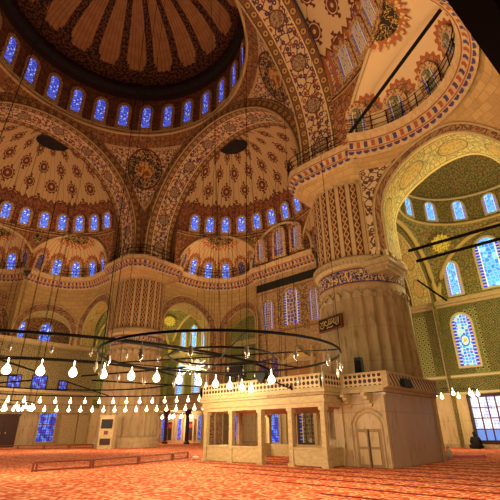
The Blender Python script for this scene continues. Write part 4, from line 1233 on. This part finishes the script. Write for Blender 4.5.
# ------------------------------------------------------------------ people (skinned figures)
def skin_fig(name, joints, edges, radii, mat, parent, root=0, sub=2):
    me = bpy.data.meshes.new(name); off = Vector(parent['_w'])
    me.from_pydata([tuple(Vector(j) - off) for j in joints], edges, [])
    o = bpy.data.objects.new(name, me); col.objects.link(o); o.parent = parent
    sk = o.modifiers.new('skin', 'SKIN'); 
    for i, r in enumerate(radii):
        me.skin_vertices[0].data[i].radius = (r, r) if not isinstance(r, tuple) else r
        me.skin_vertices[0].data[i].use_root = (i == root)
    sk.use_smooth_shade = True
    sb_ = o.modifiers.new('sub', 'SUBSURF'); sb_.levels = sub; sb_.render_levels = sub
    me.materials.append(mat); return o
def ensure_skin(me):
    pass
def person(loc, rz, label, sc=1.0):
    t = thing('person', loc, label, 'person')
    co, si = math.cos(rz), math.sin(rz)
    def W(x, y, z): return (loc[0] + sc*(x*co - y*si), loc[1] + sc*(x*si + y*co), loc[2] + sc*z)
    # seated cross-legged, leaning slightly forward (facing +y locally)
    J = [W(0, 0, .14), W(0, .0, .34), W(0, .06, .56), W(0, .10, .68), W(0, .13, .78), W(0, .15, .90),
         W(.19, .07, .60), W(.27, .16, .36), W(.16, .36, .26), W(.07, .42, .25), W(-.19, .07, .60), W(-.27, .16, .36), W(-.16, .36, .26), W(-.07, .42, .25),
         W(.12, .06, .13), W(.38, .34, .15), W(.06, .46, .08), W(-.04, .44, .06), W(-.12, .06, .13), W(-.38, .34, .15), W(-.06, .36, .08), W(.06, .34, .07)]
    E = [(0,1),(1,2),(2,3),(3,4),(4,5),(2,6),(6,7),(7,8),(8,9),(2,10),(10,11),(11,12),(12,13),(0,14),(14,15),(15,16),(16,17),(0,18),(18,19),(19,20),(20,21)]
    R = [.24,.22,.22,.09,.09,.085,.12,.10,.06,.03,.12,.10,.06,.03,.16,.12,.09,.06,.16,.12,.09,.06]
    skin_fig('body', J, E, [r*sc for r in R], M_SKIN if False else M_CLOTH, t)
    m = MB(); c = W(0, .22, .87); m.lathe([(0, -.09*sc), (.05*sc, -.07*sc), (.07*sc, 0), (.05*sc, .07*sc), (0, .085*sc)], c, 12); m.build('face', M_SKIN, t, smooth=True)
    m = MB(); c = W(0, .13, .91); m.lathe([(.08*sc, -.12*sc), (.115*sc, -.04*sc), (.11*sc, .05*sc), (.06*sc, .1*sc), (0, .115*sc)], c, 14); m.build('hair', M_BLACK, t, smooth=True)
    for s in (-1, 1):
        m = MB(); m.tube([W(.06*s, .42, .25), W(.03*s, .47, .24), W(.0, .51, .22)], .028*sc, 6, r2=.015*sc); m.build('hand', M_SKIN, t, smooth=True)
person((27.5, 12.2, 0), math.radians(20), 'person in black clothes sitting hunched on the carpet by the bright window at right', 1.15)
person((-9.4, 9.9, 0), math.radians(150), 'person in dark clothes sitting far back beside the first gallery door', 1.2)

# ------------------------------------------------------------------ light
def point(loc, w, colr=(1, .66, .34), r=.25):
    l = bpy.data.lights.new('lamp_or_fill_light', 'POINT'); l.energy = w; l.color = colr; l.shadow_soft_size = r
    o = bpy.data.objects.new('lamp_or_fill_light', l); o.location = loc; col.objects.link(o); return o
def spot(loc, to, w, ang, colr=(1, .70, .38), r=.3):
    l = bpy.data.lights.new('wall_fill_light', 'SPOT'); l.energy = w; l.color = colr; l.shadow_soft_size = r; l.spot_size = math.radians(ang); l.spot_blend = .7
    o = bpy.data.objects.new('wall_fill_light', l); o.location = loc; o.rotation_euler = (Vector(to) - Vector(loc)).to_track_quat('-Z', 'Y').to_euler(); col.objects.link(o)
WARM = (1, .80, .47)
for i in range(10):
    q = 2*PI*i/10 + .15; point((13 + 10.2*math.cos(q), -13 + 10.2*math.sin(q), 2.7), 480, WARM)
for q in (0.5, 2.6, 4.7): point((28.9 + 2.5*math.cos(q), -15 + 2.5*math.sin(q), 2.6), 300, WARM)  # fill lights added at the near ring, whose lamps are mostly unlit
point((36.5, -15.0, 3.2), 900, WARM)  # unseen lamp added to brighten the side of the marble block
spot((33.5, -15, 3.0), (32.5, -5, 16), 2600, 80, (1, .76, .42))  # unseen spot added to brighten the near stone wall
# floodlights on the cornices
for loc, w in (((5.6, 4.2, 18.9), 420), ((13, 4.0, 19.0), 700), ((-4.6, -7.6, 18.9), 420), ((-3.5, -13, 19.0), 700), ((30.4, -8.6, 18.9), 520), ((29.5, -13, 19.0), 1100)):
    point(loc, w*.5, (1, .66, .33))
point((13, -13, 33), 90, (1, .45, .2))  # dim fill light for the main dome, without a fixture
for loc, w in (((32.3, 7.0, 9.5), 1000), ((31.6, 1.6, 12.6), 650), ((-6.2, 8.2, 10.5), 1300)): point(loc, w, (1, .86, .36))  # bay lights; the second is added to brighten the yellow arch
point((27.3, 9.5, 3.0), 330, WARM); point((-7.6, 10.9, 2.7), 450, (1, .80, .58)); point((5.5, 3.5, 3.0), 160, WARM)
point((-6.5, -7.5, 6.5), 420, WARM)
w = bpy.data.worlds.new('warm_bounce_ambient'); bpy.context.scene.world = w; w.use_nodes = True
w.node_tree.nodes['Background'].inputs[0].default_value = (.9, .55, .30, 1); w.node_tree.nodes['Background'].inputs[1].default_value = .035  # dim warm world stands in for bounced interior light

# ------------------------------------------------------------------ camera
cd = bpy.data.cameras.new('camera'); cam = bpy.data.objects.new('camera', cd); col.objects.link(cam)
cd.sensor_fit = 'HORIZONTAL'; cd.sensor_width = 36; cd.lens = 400.7/500*36; cd.clip_start = .05; cd.clip_end = 300
yaw, pit, rol = 2.314, .426, -.007
Fv = Vector((math.cos(yaw)*math.cos(pit), math.sin(yaw)*math.cos(pit), math.sin(pit))); Rv = Vector((math.sin(yaw), -math.cos(yaw), 0)); Uv = Rv.cross(Fv)
R2 = Rv*math.cos(rol) + Uv*math.sin(rol); U2 = -Rv*math.sin(rol) + Uv*math.cos(rol)
from mathutils import Matrix
mt = Matrix((R2, U2, -Fv)).transposed().to_4x4(); mt.translation = Vector((37.47, -23.08, 1.24)); cam.matrix_world = mt
sc = bpy.context.scene; sc.camera = cam
sc.view_settings.view_transform = 'Standard'; sc.view_settings.look = 'None'; sc.view_settings.exposure = 0.0; sc.view_settings.gamma = 1; sc.view_settings.use_curve_mapping = False
for o in bpy.data.objects:
    if '_w' in o: del o['_w']
